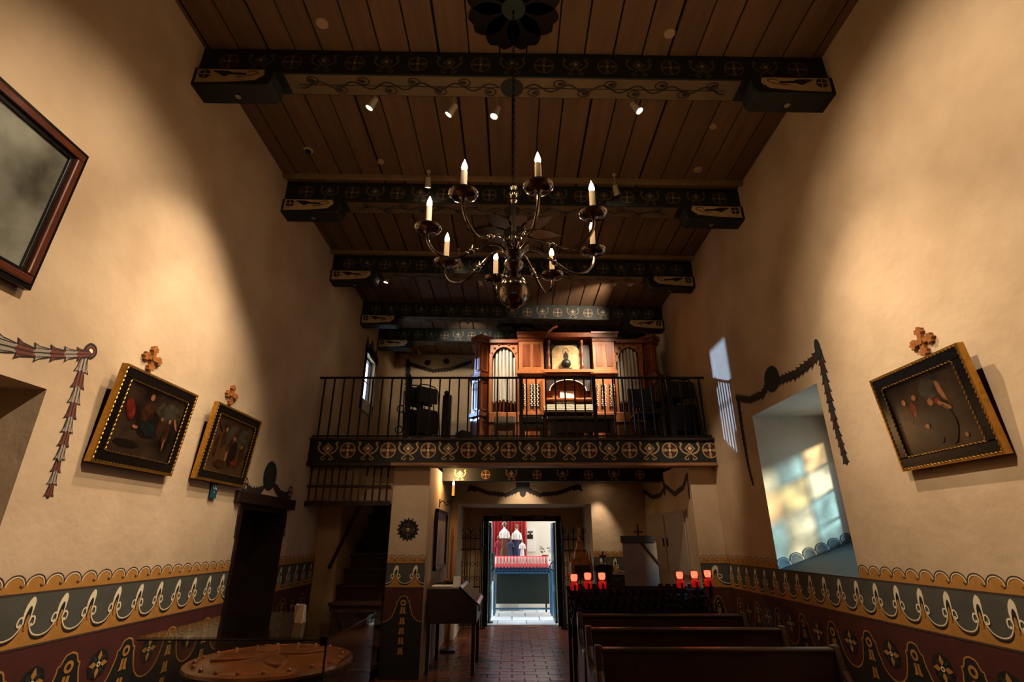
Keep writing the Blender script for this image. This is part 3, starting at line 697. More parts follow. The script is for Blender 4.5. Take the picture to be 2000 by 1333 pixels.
# ------------------------------------------------------------------ spotlights
def spotlight(p, aim, label, energy=0, size=50, blend=.6, color=WARM, top=None, soft=.03):
    p = Vector(p); d = (Vector(aim) - p).normalized()
    t = thing('track_spotlight', label, 'spotlight', p, 'cream track spotlights on the ceiling beams')
    R = d.to_track_quat('Z', 'Y').to_matrix().to_4x4(); M = Matrix.Translation(p) @ R
    MB().lathe([(.018,-.085), (.03,-.08), (.034,-.02), (.038,.02), (.04,.04), (.034,.04), (.03,.03)], M, 16).build('housing', 'lamp_body', t, True)
    MB().lathe([(.001,.030), (.029,.030), (.029,.034), (.001,.0345)], M, 16).build('lens', 'lens', t)
    topz = top if top is not None else p.z + .12
    b = p - d*.05
    MB().tube([b, (b.x, b.y, topz)], .008, 6).build('stalk', 'lamp_body', t)
    MB().lathe([(.02,topz-.03), (.024,topz-.02), (.024,topz)], Matrix.Translation((b.x, b.y, 0)), 12).build('mount', 'lamp_body', t)
    if energy: lamp('spot_lamp', 'SPOT', p + d*.05, energy, color, aim=Vector(aim), parent=t, spot_size=math.radians(size), spot_blend=blend, shadow_soft_size=soft)
    return t
def cz(x): return CEIL - TILT*x
B1, B2, B3, B4 = BY[0]+.3, BY[1]-.22, BY[2]+.32, BY[3]+.32
def head(px, py, y, aim, label, **kw):
    p = ony(px, py, y); spotlight(p, aim, label, top=cz(p.x)-(.004), **kw)
head(725, 205, B1, (-2.82, 4.0, 2.35), 'cream spotlight left of the chandelier chain under the nearest beam', energy=200, size=64, blend=1)
head(880, 218, B1, (-2.82, 4.5, 2.0), 'upper of the two close cream spotlights, angled left under the nearest beam', energy=190, size=54, blend=1)
head(967, 222, B1, (-1.44, 3.5, .95), 'cream spotlight close to the chandelier chain under the nearest beam', energy=260, size=20)
head(1245, 212, B1, (2.82, 3.3, 1.9), 'bright cream spotlight right of the chandelier under the nearest beam', energy=230, size=58, blend=1)
head(836, 360, B2, (-1.42, 7.32, 1.7), 'cream spotlight above the left chandelier candle, in front of the second beam', energy=120, size=24, blend=1)
head(1204, 375, B2, (2.66, 7.32, 2.0), 'cream spotlight right of the chandelier, in front of the second beam', energy=190, size=24, blend=1)
head(755, 548, B3, (-2.82, 7.6, 2.4), 'cream spotlight by the left corbel of the third beam', energy=3)
head(939, 553, B3, (.2, 8.6, 4.1), 'cream spotlight left of the chandelier ball behind the third beam', energy=170, size=56, blend=1)
for px, l in ((1200, 'first'), (1232, 'second'), (1264, 'third')): head(px, 554, B3, (1.0, 8.6, 3.9) if px != 1232 else (1.1, 8.8, 5.45), l+' from the left of three small spotlights behind the third beam', energy=170, size=56, blend=1)
head(897, 512, BY[2]-.22, (-.3, 8.5, 4), 'cream spotlight behind the left arms of the chandelier', energy=0)
for px, l in ((895, 'left'), (912, 'right')): head(px, 629, B4, (-.9, 10.0, 5.3), l+' one of a close pair of spotlights left of the organ top', energy=14, size=90, color=(1, .9, .75))
head(1160, 629, B4, (.9, 9.1, 4.9), 'small spotlight over the right half of the organ top', energy=0)
head(1226, 630, B4, (2.3, 8.9, 4.5), 'small spotlight at the right corbel above the organ', energy=2, size=80)
head(819, 690, YB-.7, (-1.5, 11.7, 4.2), 'small spotlight at the back of the loft, left of the organ', energy=4, size=90)
# heads on the ceiling nearer the altar, behind the viewer, that wash both side walls
for s, en in ((-1, 440), (1, 440)):
    spotlight((-s*.9, 1.5, 5.55), (s*2.82, 3.0 if s < 0 else 2.7, 2.8 if s < 0 else 3.4), 'cream spotlight on the ceiling out of view, washing the %s wall' % ('left' if s < 0 else 'right'), en, 52, .9, top=cz(-s*.9))
# ceiling fittings
def disc_fit(px, py, r, m, label, dark=False):
    p = onz(px, py, CEIL); p.z = CEIL - TILT*p.x
    o = MB().lathe([(r*.85,-.016), (r,-.008), (r,.004)], Matrix(), 18)
    if dark: o.mi(1).lathe([(r*.3,-.03), (r*.62,-.028), (r*.66,-.016)], Matrix(), 14)
    ob = o.build('ceiling_disc', [m, 'black'], None, True); ob.matrix_basis = Matrix.Translation(p) @ Matrix.Rotation(TILT, 4, 'Y'); tag(ob, label, 'fitting')
disc_fit(628, 50, .055, 'disc', 'round wooden cover on the ceiling left of the nearest beam top edge')
disc_fit(1307, 60, .05, 'disc', 'round wooden cover on the ceiling above the right half of the nearest beam')
disc_fit(601, 300, .055, 'lamp_body', 'dome camera with black lens on the ceiling at left', True)
disc_fit(743, 320, .04, 'disc', 'small round cover on the ceiling right of the dome camera')
disc_fit(1362, 325, .05, 'disc', 'round cover on the ceiling near the right wall')
disc_fit(1392, 240, .04, 'disc', 'small round cover on the ceiling by the right corbel')
# ------------------------------------------------------------------ pictures on the side walls
def picture(name, label, side, y0, y1, z0, z1, style, lean=.07):
    x = side*W; u = LU if side < 0 else RU; cy = (y0+y1)/2
    n = Vector((-side, 0, 0)); w, h = y1-y0, z1-z0
    t = thing(name, label, 'painting', (x, cy, z0))
    v = (ZA*math.cos(lean/h*1.0) + n*math.sin(lean/h)).normalized()
    M = frame(Vector((x, cy, z0)) + n*.02, u, v)         # u across, v up, origin bottom centre
    def ob(mb, x0, x1, y0_, y1_, d0, d1): mb.box(x0, x1, y0_, y1_, d0, d1, M)
    def border(a, b, d0, d1):                            # rectangular ring between inset a and b
        mb = MB()
        ob(mb, -w/2+a, w/2-a, a, b, d0, d1); ob(mb, -w/2+a, w/2-a, h-b, h-a, d0, d1); ob(mb, -w/2+a, -w/2+b, b, h-b, d0, d1); ob(mb, w/2-b, w/2-a, b, h-b, d0, d1); return mb
    if style == 'big':
        border(0, .028, 0, .045).build('frame', 'frame_black', t, bevel=.004)
        border(.028, .075, 0, .062).build('frame_moulding', 'frame_red', t, bevel=.01)
        border(.075, .10, 0, .04).build('inner_frame', 'frame_black', t, bevel=.004); inn = .1
    else:
        border(0, .012, 0, .045).build('frame_edge', 'gilt', t)
        border(.012, .085, 0, .04).build('frame', 'frame_black', t, bevel=.006)
        for off, rr in ((.014, .0085), (.088, .006)):
            rope = MB(); W2, H2 = w/2-off, h-off
            for (a, b) in (((-W2, off), (W2, off)), ((W2, off), (W2, H2)), ((W2, H2), (-W2, H2)), ((-W2, H2), (-W2, off))):
                L = math.hypot(b[0]-a[0], b[1]-a[1]); k = max(4, int(L/.03))
                for i in range(k):
                    q = (i+.5)/k; du = (b[0]-a[0])/L; dv = (b[1]-a[1])/L
                    cx, cy2 = a[0]+(b[0]-a[0])*q, a[1]+(b[1]-a[1])*q
                    c0 = M @ Vector((cx-du*.012-dv*.004, cy2-dv*.012+du*.004, .042)); c1 = M @ Vector((cx+du*.012+dv*.004, cy2+dv*.012-du*.004, .042))
                    rope.tube([c0, c0.lerp(c1, .5), c1], [rr*.35, rr, rr*.35], 5)
            rope.build('gilt_beading', 'gilt', t, True)
        inn = .092
    cv = MB(); ob(cv, -w/2+inn-.01, w/2-inn+.01, inn-.01, h-inn+.01, 0, .022)
    can = cv.build('canvas', {'big': 'portrait', 'a': 'canvas', 'b': 'canvas2', 'c': 'canvas'}[style], t)
    pm = MB(); iw, ih = w-2*inn, h-2*inn
    def blob(cx, cy_, rx, ry, k, lay, ang=0, wob=.18, seed=0):
        rr = random.Random(seed+int(cx*100)+k*17); pts = []
        for i in range(14):
            a = 2*PI*i/14; q = 1+rr.uniform(-wob, wob); px_, py_ = rx*q*math.cos(a), ry*q*math.sin(a)
            pts.append(((cx-.5)*iw + (px_*math.cos(ang)-py_*math.sin(ang))*iw, inn + cy_*ih + (px_*math.sin(ang)+py_*math.cos(ang))*ih))
        pm.fill(pts, k, lay)
    pms = ['p_red', 'p_skin', 'p_blue', 'p_grey', 'p_dark', 'p_brown']
    if style == 'a':
        blob(.75, .75, .22, .14, 3, 0); blob(.5, .5, .2, .22, 4, 1); blob(.16, .62, .07, .16, 0, 2, .35, .1); blob(.42, .66, .1, .16, 5, 2); blob(.42, .88, .035, .05, 1, 3, 0, .05)
        blob(.52, .42, .14, .1, 2, 3, -.5); blob(.3, .4, .05, .025, 1, 4); blob(.82, .42, .05, .18, 5, 3); blob(.82, .62, .025, .035, 1, 4, 0, .05); blob(.68, .5, .04, .12, 5, 2); blob(.68, .62, .02, .03, 1, 3, 0, .05); blob(.93, .6, .02, .1, 1, 3, .5); blob(.25, .15, .2, .06, 4, 2); blob(.83, .25, .014, .09, 1, 4)
    elif style == 'b':
        blob(.6, .7, .35, .2, 3, 0); blob(.55, .7, .035, .32, 5, 1, -.4, .03); blob(.6, .4, .1, .26, 4, 2); blob(.55, .66, .03, .04, 1, 3, 0, .05); blob(.3, .6, .06, .16, 5, 2); blob(.3, .78, .03, .04, 1, 3, 0, .05)
        blob(.15, .45, .05, .2, 5, 2); blob(.85, .4, .06, .18, 5, 2); blob(.8, .55, .03, .035, 1, 3, 0, .05); blob(.45, .3, .03, .1, 1, 3); blob(.7, .22, .1, .05, 0, 3); blob(.35, .15, .14, .07, 5, 3); blob(.13, .8, .015, .12, 4, 2, .7)
    elif style == 'c':
        blob(.6, .8, .16, .14, 3, 0); blob(.72, .72, .03, .15, 1, 1, .2); blob(.45, .5, .3, .16, 4, 1); blob(.2, .55, .07, .14, 5, 2); blob(.2, .72, .03, .04, 1, 3, 0, .05); blob(.3, .6, .05, .1, 0, 2); blob(.36, .74, .03, .04, 1, 3, 0, .05)
        blob(.55, .62, .035, .05, 1, 3, 0, .06); blob(.63, .6, .05, .05, 0, 2); blob(.7, .53, .03, .1, 1, 3, .8); blob(.5, .3, .05, .22, 2, 2); blob(.65, .3, .12, .24, 4, 3); blob(.4, .33, .03, .03, 1, 3); blob(.82, .12, .02, .03, 1, 4)
    if style == 'big':
        pass
    if pm.f: inst('painted_figures', pm.mesh('painted_figures', pms), can, M @ Matrix.Translation((0, 0, .021)))
    if style == 'big': MB().box(-w/2+inn, w/2-inn, inn, h-inn, .028, .031, M).build('glazing', 'glass', t)
    return t
picture('framed_portrait', 'large dark red framed portrait behind glass, cut off at the upper left edge', -1, 1.80, 2.63, 2.93, 3.89, 'big', .05)
picture('framed_painting', 'gilt and black framed painting with red banner, next to the left niche garland', -1, 3.40, 4.26, 2.08, 2.76, 'a')
picture('framed_painting', 'smaller looking gilt and black framed painting above the blue number sign', -1, 4.58, 5.45, 2.10, 2.79, 'b')
picture('framed_painting', 'gilt and black framed painting on the right wall', 1, 2.89, 3.70, 2.05, 2.72, 'c')
def wall_cross(side, y, z, label, s=1.0):
    x = side*W; u = LU if side < 0 else RU
    M = frame((x, y, z), u, ZA, s)
    t = thing('wall_cross', label, 'cross', (x, y, z), 'carved wooden crosses above the paintings')
    arm = [(.017,0), (.017,.05), (.024,.058), (.037,.064), (.028,.078), (.031,.092), (.013,.090), (0,.110)]; arm = arm + [(-a, b) for a, b in arm[-2::-1]]
    for k in range(4):
        MB().prism([(p*1.0, q) for p, q in arm], M @ Matrix.Rotation(k*PI/2, 4, 'Z'), .0, .028).build('cross_arm', 'cross_wood', t, bevel=.002)
    MB().prism([(.024*math.cos(a*PI/4), .024*math.sin(a*PI/4)) for a in range(8)], M, .0, .036).build('boss', 'cross_wood', t)
wall_cross(-1, 3.775, 2.915, 'carved wooden cross above the painting with the red banner', 1.0)
wall_cross(-1, 4.976, 2.945, 'carved wooden cross above the painting with the number sign', 1.0)
wall_cross(1, 3.268, 2.864, 'carved wooden cross on the right wall', 1.0)
sg = thing('number_sign', 'small teal number sign hanging under the left wall painting', 'sign', (-W, 4.99, 2.0))
Ms = frame((-W+.02, 4.985, 2.035), LU, ZA)
MB().box(-.05, .05, -.075, .06, 0, .008, Ms).build('plate', 'sign_teal', sg)
inst('number', text_mesh('132', .055, 'white_text'), sg, Ms @ Matrix.Translation((0, .022, .0095)))
d = MB(); d.disc(0, -.02, .006, 0, 0, 8); inst('dot', d.mesh('dot', ['white_text']), sg, Ms @ Matrix.Translation((0, 0, .008)))
# ------------------------------------------------------------------ organ
YO = 8.5
def O(px, py, y=YO): p = ony(px, py, y); return p.x, p.z
def organ():
    t = thing('pipe_organ', 'carved wooden pipe organ with silver pipes and open console in the loft', 'organ', (1.0, YO, 2.88))
    def bx(px0, px1, py0, py1, y0, y1, name, m, bevel=.006, parent=None):
        x0, z1 = O(px0, py0); x1, z0 = O(px1, py1)
        return MB().box(x0, x1, y0, y1, z0, z1).build(name, m, parent or t, bevel=bevel)
    zf = 2.88
    # carcass behind everything
    x0, zt = O(945, 672); x1, _ = O(1280, 672); MB().box(x0, x1, YO+.30, YO+.9, zf, zt).build('carcass', 'wood_organ', t)
    # corner towers, canted to a front edge
    for pl, pm, pr in ((921, 938, 957), (1262, 1281, 1297)):
        xl, xm, xr = O(pl, 740)[0], O(pm, 740)[0], O(pr, 740)[0]
        for (py0, py1, g, m) in ((668, 728, -.035, 'wood_organ'), (738, 806, 0, 'wood_organ'), (814, 888, .02, 'wood_organ')):
            za, zb = O(1000, py0)[1], max(O(1000, py1)[1], zf)
            MB().prism([(xl-g, YO+.16), (xm, YO-.02-g), (xr+g, YO+.16), (xr+g, YO+.6), (xl-g, YO+.6)], Matrix(), zb, za).build('tower_panel', m, t, bevel=.006)
            for (a, b) in (((xl-g, YO+.16), (xm, YO-.02-g)), ((xm, YO-.02-g), (xr+g, YO+.16))):
                A = Vector((a[0], a[1], 0)); B = Vector((b[0], b[1], 0)); u = (B-A).normalized(); L = (B-A).length
                Mf = frame(A, u, ZA); h0, h1 = zb+.05, za-.05
                mb = MB()
                mb.box(.02, L-.02, h0, h0+.025, 0, .012, Mf); mb.box(.02, L-.02, h1-.025, h1, 0, .012, Mf); mb.box(.02, .045, h0, h1, 0, .012, Mf); mb.box(L-.045, L-.02, h0, h1, 0, .012, Mf)
                mb.build('panel_moulding', 'wood_organ_light', t)
        for (py0, py1, g) in ((655, 661, .04), (661, 668, .015), (728, 733, .03), (733, 738, .05), (806, 814, .045)):
            za, zb = O(1000, py0)[1], O(1000, py1)[1]
            MB().prism([(xl-g, YO+.16-g), (xm, YO-.02-g*1.4), (xr+g, YO+.16-g), (xr+g, YO+.6), (xl-g, YO+.6)], Matrix(), zb, za).build('cornice', 'wood_organ', t, bevel=.005)
    # pipe bays
    for p0, p1 in ((958, 1010), (1204, 1256)):
        bx(p0-2, p1+2, 672, 840, YO+.16, YO+.3, 'bay_back', 'wood_dark')
        xa, xb = O(p0, 700)[0], O(p1, 700)[0]; xm = (xa+xb)/2; hw = (xb-xa)/2
        z_sp, z_top = O(0, 702)[1], O(0, 668)[1]
        n = 12; archp = [(xm + (hw-.03)*math.cos(PI*i/n), z_sp - .02 + (z_top-z_sp)*.78*math.sin(PI*i/n)) for i in range(n+1)]
        poly = [(xa-.01, z_sp-.05), (xa-.01, z_top+.02), (xb+.01, z_top+.02), (xb+.01, z_sp-.05)] + archp
        MB().prism(poly, frame((0, 0, 0), XA, ZA), -YO-.06, -YO-.02).build('arch_panel', 'wood_organ_light', t, bevel=.004)
        cv = MB()
        for i in range(7):
            a = PI*(i+1)/8; cv.ball((xm+(hw-.0)*.98*math.cos(a), YO+.015, z_sp+(z_top-z_sp)*.92*math.sin(a)), .022, 8, 5)
        cv.build('carving', 'wood_organ', t, True)
        bx(p0-2, p1+2, 664, 671, YO-.03, YO+.3, 'cornice', 'wood_organ')
        for q in (p0, p1): bx(q-2.2, q+2.2, 690, 806, YO, YO+.1, 'bay_post', 'wood_organ_light')
        np_ = 7; zfoot = O(0, 806)[1]
        for i in range(np_):
            f = (i-(np_-1)/2)/((np_-1)/2); x = xm + f*(hw-.045); r = .034 - .009*abs(f)
            ztop = z_sp + (z_top-z_sp)*.70*math.sqrt(max(0, 1-(f*.97)**2)); zm = O(0, 783+4*abs(f))[1]; ym = YO+.11
            pp = MB().lathe([(r,zm+.01), (r,ztop)], Matrix.Translation((x, ym, 0)), 16).build('pipe', 'silver', t, True)
            MB().lathe([(.012,zfoot-.02), (r*.95,zm), (r,zm+.01)], Matrix.Translation((x, ym, 0)), 14).build('pipe_foot', 'copper', pp, True)
            MB().box(x-r*.55, x+r*.55, ym-r-.004, ym-r*.6, zm+.012, zm+.04).build('pipe_mouth', 'copper', pp)
        bx(p0-3, p1+3, 806, 826, YO-.03, YO+.3, 'pipe_shelf', 'wood_organ_light')
        bx(p0-3, p1+3, 828, 888, YO, YO+.3, 'lower_panel', 'wood_organ')
        lat = MB(); x0_, z1_ = O(p0+4, 832); x1_, z0_ = O(p1-4, 856)
        rr = random.Random(3)
        for i in range(9):
            for j in range(4): 
                cx_, cz_ = x0_+(i+.5)*(x1_-x0_)/9, z0_+(j+.5)*(z1_-z0_)/4
                lat.tube([(cx_+.02*math.cos(a*.9+rr.random()), YO-.008, cz_+.02*math.sin(a*.9)) for a in range(6)], .006, 5)
        lat.build('carved_lattice', 'gilt', t, True)
    # stop towers
    for p0, p1 in ((1013, 1062), (1156, 1203)):
        bx(p0, p1, 668, 724, YO-.02, YO+.3, 'upper_case', 'wood_organ_light')
        for f0, f1 in ((.14, .46), (.56, .88)):
            q0, q1 = p0+(p1-p0)*f0, p0+(p1-p0)*f1
            bx(q0, q1, 674, 717, YO-.026, YO-.02, 'inset_panel', 'wood_organ', .003)
        for (a, b, g) in ((650, 655, 4), (655, 662, 2.5), (662, 668, 1), (724, 728, 2.5), (728, 732, 4)):
            bx(p0-g, p1+g, a, b, YO-.02-g*.012, YO+.3, 'cornice', 'wood_organ' if a < 700 else 'wood_organ_light')
        bx(p0, p1, 732, 806, YO, YO+.3, 'stop_jamb', 'wood_organ_light')
        cols = (.12, .24, .5, .62, .74) if p0 < 1100 else (.1, .22, .42, .54, .76, .88)
        kn = MB(); bk = MB()
        for ci, f in enumerate(cols):
            px = p0+(p1-p0)*f; nn = 12
            for j in range(nn):
                x, z = O(px + (j % 2)*1.2, 753+j*3.7)
                kn.lathe([(.008,0), (.008,.03), (.014,.032), (.014,.045), (.008,.05)], frame((x, YO, z), XA, ZA), 8)
                bk.disc(0, 0, .001, 0, 0, 3) if False else None
        o = kn.build('stop_knobs', 'bone', t, True); o['kind'] = 'stuff'
        sb = MB()
        for f in cols[::2]:
            px = p0+(p1-p0)*f; x0_, z1_ = O(px-3, 750); x1_, z0_ = O(px+5, 799); sb.box(x0_, x1_, YO-.004, YO, z0_, z1_)
        sb.build('stop_board', 'wood_dark', t)
        bx(p0-2, p1+2, 806, 812, YO-.03, YO+.3, 'ledge', 'wood_organ_light'); bx(p0, p1, 812, 888, YO, YO+.3, 'lower_panel', 'wood_organ')
        for f0, f1 in ((.1, .45), (.55, .9)): bx(p0+(p1-p0)*f0, p0+(p1-p0)*f1, 822, 860, YO-.008, YO, 'inset_panel', 'wood_organ_light', .003)
    # centre: framed drawing with a black ball, between turned posts
    bx(1062, 1156, 660, 730, YO+.12, YO+.3, 'niche_back', 'wood_dark')
    bx(1060, 1158, 652, 661, YO-.06, YO+.3, 'cornice', 'wood_organ'); bx(1060, 1158, 724, 730, YO-.08, YO+.3, 'ledge', 'wood_organ_light'); bx(1062, 1156, 730, 734, YO-.04, YO+.3, 'ledge', 'wood_organ')
    x0, z1 = O(1078, 672); x1, z0 = O(1135, 724); r = (x1-x0)*.28
    poly = [(x0, z0), (x1, z0), (x1, z1-r)] + [(x1-r+r*math.cos(PI/2*i/6), z1-r+r*math.sin(PI/2*i/6)) for i in range(7)] + [(x0+r-r*math.sin(PI/2*i/6), z1-r+r*math.cos(PI/2*i/6)) for i in range(7)] + [(x0, z1-r)]
    ic = MB().prism(poly, frame((0, YO+.09, 0), XA, ZA), -.03, 0).build('drawn_panel', 'map', t)
    dr = MB(); cxm, czm = (x0+x1)/2, (z0+z1)/2
    for i in range(7):
        z = z0+.04+i*.06
        dr.stroke([(x0+.03+j*.04, z+.012*math.sin(j*1.7+i)) for j in range(12) if x0+.03+j*.04 < x1-.02], .005, 0, 0)
        for j in range(5): dr.stroke([(x0+.06+j*.1+(.05 if i % 2 else 0), z), (x0+.06+j*.1+(.05 if i % 2 else 0), z+.055)], .004, 0, 0)
    dr.stroke([(cxm+.05*math.cos(a*.4), z1-.12+.07*math.sin(a*.4)) for a in range(16)], .008, 1, 1); dr.fill([(cxm-.05, z1-.2), (cxm, z1-.1), (cxm+.05, z1-.2), (cxm+.03, z1-.3), (cxm-.03, z1-.3)], 1, 1)
    inst('drawn_lines', dr.mesh('drawn_lines', ['tan', 'p_grey']), ic, frame((0, YO+.09, 0), XA, ZA))
    bxp, bzp = O(1106, 710); MB().ball((bxp, YO+.03, bzp), .085, 20, 12).build('black_ball', 'black', t, True)
    MB().box(bxp-.1, bxp+.1, YO-.0, YO+.06, O(0, 724)[1], O(0, 724)[1]+.05).build('ball_stand', 'wood_dark', t)
    for px in (1073, 1139):
        x, zb = O(px, 724); zt_ = O(px, 664)[1]; h = zt_-zb
        MB().lathe([(.03,zb), (.035,zb+.03*h), (.018,zb+.08*h), (.03,zb+.14*h), (.03,zb+.2*h), (.016,zb+.26*h), (.022,zb+.4*h), (.016,zb+.52*h), (.032,zb+.6*h), (.016,zb+.68*h), (.02,zb+.85*h), (.033,zb+.93*h), (.03,zt_)], Matrix.Translation((x, YO+.04, 0)), 14).build('turned_post', 'wood_organ', t, True)
    a = Vector((*O(1066, 660), 0)); MB().tube([(O(1063, 662)[0], YO-.05, O(0, 662)[1]), (O(1072, 650)[0], YO-.05, O(0, 650)[1]), (O(1080, 643)[0], YO-.05, O(0, 643)[1]), (O(1088, 640)[0], YO-.05, O(0, 640)[1])], [.03, .035, .02, .03], 8).build('broken_pediment_scroll', 'wood_organ', t, True)
    # console
    bx(1062, 1156, 734, 812, YO+.25, YO+.3, 'console_back', 'wood_organ_light', 0)
    x0, z1 = O(1064, 735); x1, z0 = O(1154, 757); n = 14; cxm = (x0+x1)/2
    arc = [(cxm + (x1-x0)*.40*math.cos(PI*i/n), z0-.06 + .2*math.sin(PI*i/n)) for i in range(n+1)]
    MB().prism([(x0, z0-.06), (x0, z1), (x1, z1), (x1, z0-.06)] + arc, frame((0, YO+.02, 0), XA, ZA), -.03, 0).build('console_arch', 'wood_dark', t)
    MB().tube([(a_, YO+.01, b_) for a_, b_ in arc], .008, 6).build('arch_bead', 'bone', t, True)
    bx(1062, 1156, 778, 781, YO-.02, YO+.25, 'music_desk', 'wood_organ_light')
    bx(1080, 1136, 754, 778, YO+.2, YO+.22, 'desk_back', 'wood_organ_light')
    for p0, p1, sgn in ((1095, 1110.5, 1), (1110.5, 1127, -1)):
        xa, za = O(p0, 759); xb, zb = O(p1, 777); MB().box(xa, xb, YO+.16, YO+.17, zb, za).build('sheet_music', 'paper', t)
    for j in range(3):
        bx(1062, 1158, 792+j*5.2, 794.5+j*5.2, YO-.05-.05*j, YO+.2, 'keyboard', 'bone', .002)
        kb = MB()
        for i in range(46):
            if i % 7 in (2, 6): continue
            x, z = O(1064+i*2, 792+j*5.2); kb.box(x-.004, x+.004, YO-.02-.05*j, YO+.05, z, z+.008)
        o = kb.build('black_keys', 'black', t); o['kind'] = 'stuff'
        bx(1062, 1158, 794.5+j*5.2, 796.5+j*5.2, YO-.045-.05*j, YO+.2, 'key_slip', 'wood_organ')
    pc = MB()
    for i in range(14):
        x, z = O(1088+i*2.7, 787); pc.box(x-.008, x+.008, YO+.05, YO+.08, z-.03, z+.03)
    o = pc.build('tab_stops', 'bone', t); o['kind'] = 'stuff'
    for px in (1062, 1157):
        bx(px-3, px+3, 742, 806, YO-.05, YO+.2, 'console_cheek', 'wood_organ_light')
    bx(1062, 1156, 807, 812, YO-.22, YO+.2, 'key_bed', 'wood_dark'); bx(1062, 1156, 812, 888, YO+.1, YO+.2, 'knee_panel', 'wood_organ')
organ()
# bench and seats in the loft
def obox(x0, x1, y0, y1, z0, z1): return MB().box(x0, x1, y0, y1, z0, z1)
ZF = 2.88
t = thing('organ_bench', 'long dark wooden organ bench in front of the console', 'bench', (1.2, 8.0, ZF))
xa = ony(1068, 830, 8.0).x; xb = ony(1200, 830, 8.0).x
obox(xa, xb, 7.85, 8.15, 3.34, 3.39).build('seat', 'wood_pew', t, bevel=.008); obox(xa+.06, xb-.06, 7.97, 8.0, 3.16, 3.34).build('apron', 'wood_dark', t)
for x in (xa+.05, xb-.1): obox(x, x+.06, 7.87, 8.13, ZF, 3.34).build('leg', 'wood_dark', t)
def loft_chair(x, y, rz, label, m='chair_black', pad='chair_black', w=.4, low=0):
    t = thing('loft_chair', label, 'chair', (0, 0, 0))
    obox(-w/2, w/2, -.2, .2, .43, .47).build('seat', pad, t, bevel=.01)
    obox(-w/2, w/2, .19, .215, .62, .92).build('backrest', pad, t, bevel=.01)
    for sx in (-1, 1):
        for sy in (-1, 1):
            xx = sx*(w/2-.02); yy = sy*.19
            MB().tube([(xx, yy, 0), (xx, yy, .43 if sy < 0 else .9)], .011, 8).build('leg', m, t, True)
    obox(-w/2+.02, w/2-.02, -.19, -.175, .2, .22).build('stretcher', m, t)
    t.matrix_basis = Matrix.Translation((x, y, ZF)) @ Matrix.Rotation(rz, 4, 'Z'); return t
loft_chair(ony(1262, 780, 7.62).x-.04, 7.55, .05, 'black chair with square back standing in front of the right organ pipes')
def stool(x, y, label, pad):
    t = thing('stool', label, 'stool', (x, y, ZF))
    obox(x-.17, x+.17, y-.15, y+.15, ZF+.40, ZF+.52).build('cushion', pad, t, bevel=.03); obox(x-.16, x+.16, y-.14, y+.14, ZF+.34, ZF+.40).build('apron', 'wood_dark', t)
    for sx in (-1, 1):
        for sy in (-1, 1): obox(x+sx*.14-.018, x+sx*.14+.018, y+sy*.12-.018, y+sy*.12+.018, ZF, ZF+.34).build('leg', 'wood_dark', t)
stool(ony(986, 830, 8.05).x, 8.0, 'stool with pale cushion in front of the left organ pipes', 'paper')
stool(ony(1040, 830, 8.05).x, 8.05, 'black cushioned stool at the left end of the organ bench', 'chair_black')
def folded_chair(x, y, rz, tilt, label, grp, m='chair_black', sc=1.0):
    t = thing('folding_chair', label, 'chair', (0, 0, 0), grp)
    for sx in (-1, 1):
        MB().tube([(sx*.2, 0, .012), (sx*.2, .01, .6), (sx*.19, .018, .9), (sx*.13, .02, .96), (0, .02, .975)], .010, 6).build('leg', 'chair_black', t, True)
        MB().tube([(sx*.18, .045, .02), (sx*.18, .03, .55)], .01, 6).build('leg', 'chair_black', t, True)
    obox(-.175, .175, .01, .03, .68, .93).build('backrest', m, t, bevel=.008); obox(-.18, .18, .02, .045, .2, .58).build('seat', m, t, bevel=.008)
    t.matrix_basis = Matrix.Translation((x, y, ZF)) @ Matrix.Rotation(rz, 4, 'Z') @ Matrix.Rotation(tilt, 4, 'X') @ Matrix.Scale(sc, 4); return t
bx_, by_ = ony(838, 850, 7.6).x, 7.6
for i, l in enumerate(('rightmost', 'third from the left', 'second from the left', 'leftmost')):
    folded_chair(bx_-.085*i, by_+.085*i, .75, -.1, l+' of the folded black chairs leaning together left of the organ', 'folded chairs left of the organ', sc=(1.0, .97, 1.04, .99)[i])
for i in range(7):
    folded_chair(2.36+.04*i, 8.14-.115*i, .12, -.12, ('furthest back', 'second from the back', 'third from the back', 'fourth from the back', 'fifth from the back', 'second from the front', 'foremost')[i]+' of the folded chairs leaning by the right loft wall', 'folded chairs right of the organ', 'chair_wood' if i in (0, 3) else 'chair_black', (.86, .98, 1.08, 1.12, 1.05, 1.12, 1.08)[i])
t = thing('column_speaker', 'tall narrow black loudspeaker standing left of the organ', 'speaker', (ony(871, 850, 8.4).x, 8.4, ZF))
x = ony(871, 850, 8.4).x
obox(x-.075, x+.075, 8.33, 8.48, ZF+.12, 3.86).build('cabinet', 'black_gloss', t, bevel=.012); obox(x-.065, x+.065, 8.318, 8.33, ZF+.16, 3.8).build('grille', 'black', t); obox(x-.12, x+.12, 8.28, 8.52, ZF, ZF+.03).build('base', 'black', t); obox(x-.03, x+.03, 8.37, 8.43, ZF+.03, ZF+.12).build('neck', 'black', t); MB().ball((x-.02, 8.4, 3.91), .045, 12, 8).build('cap', 'black', t, True)
t = thing('floor_monitor', 'low black box speaker on the loft floor beside the left organ tower', 'speaker', (ony(905, 840, 8.3).x, 8.3, ZF)); x = ony(907, 840, 8.3).x
MB().prism([(0, 0), (.26, 0), (.26, .32), (.1, .36), (0, .3)], frame((x-.13, 8.45, ZF), XA, ZA), 0, .3).build('cabinet', 'black', t, bevel=.01); obox(x-.11, x+.11, 8.14, 8.15, ZF+.04, ZF+.27).build('grille', 'black_gloss', t)
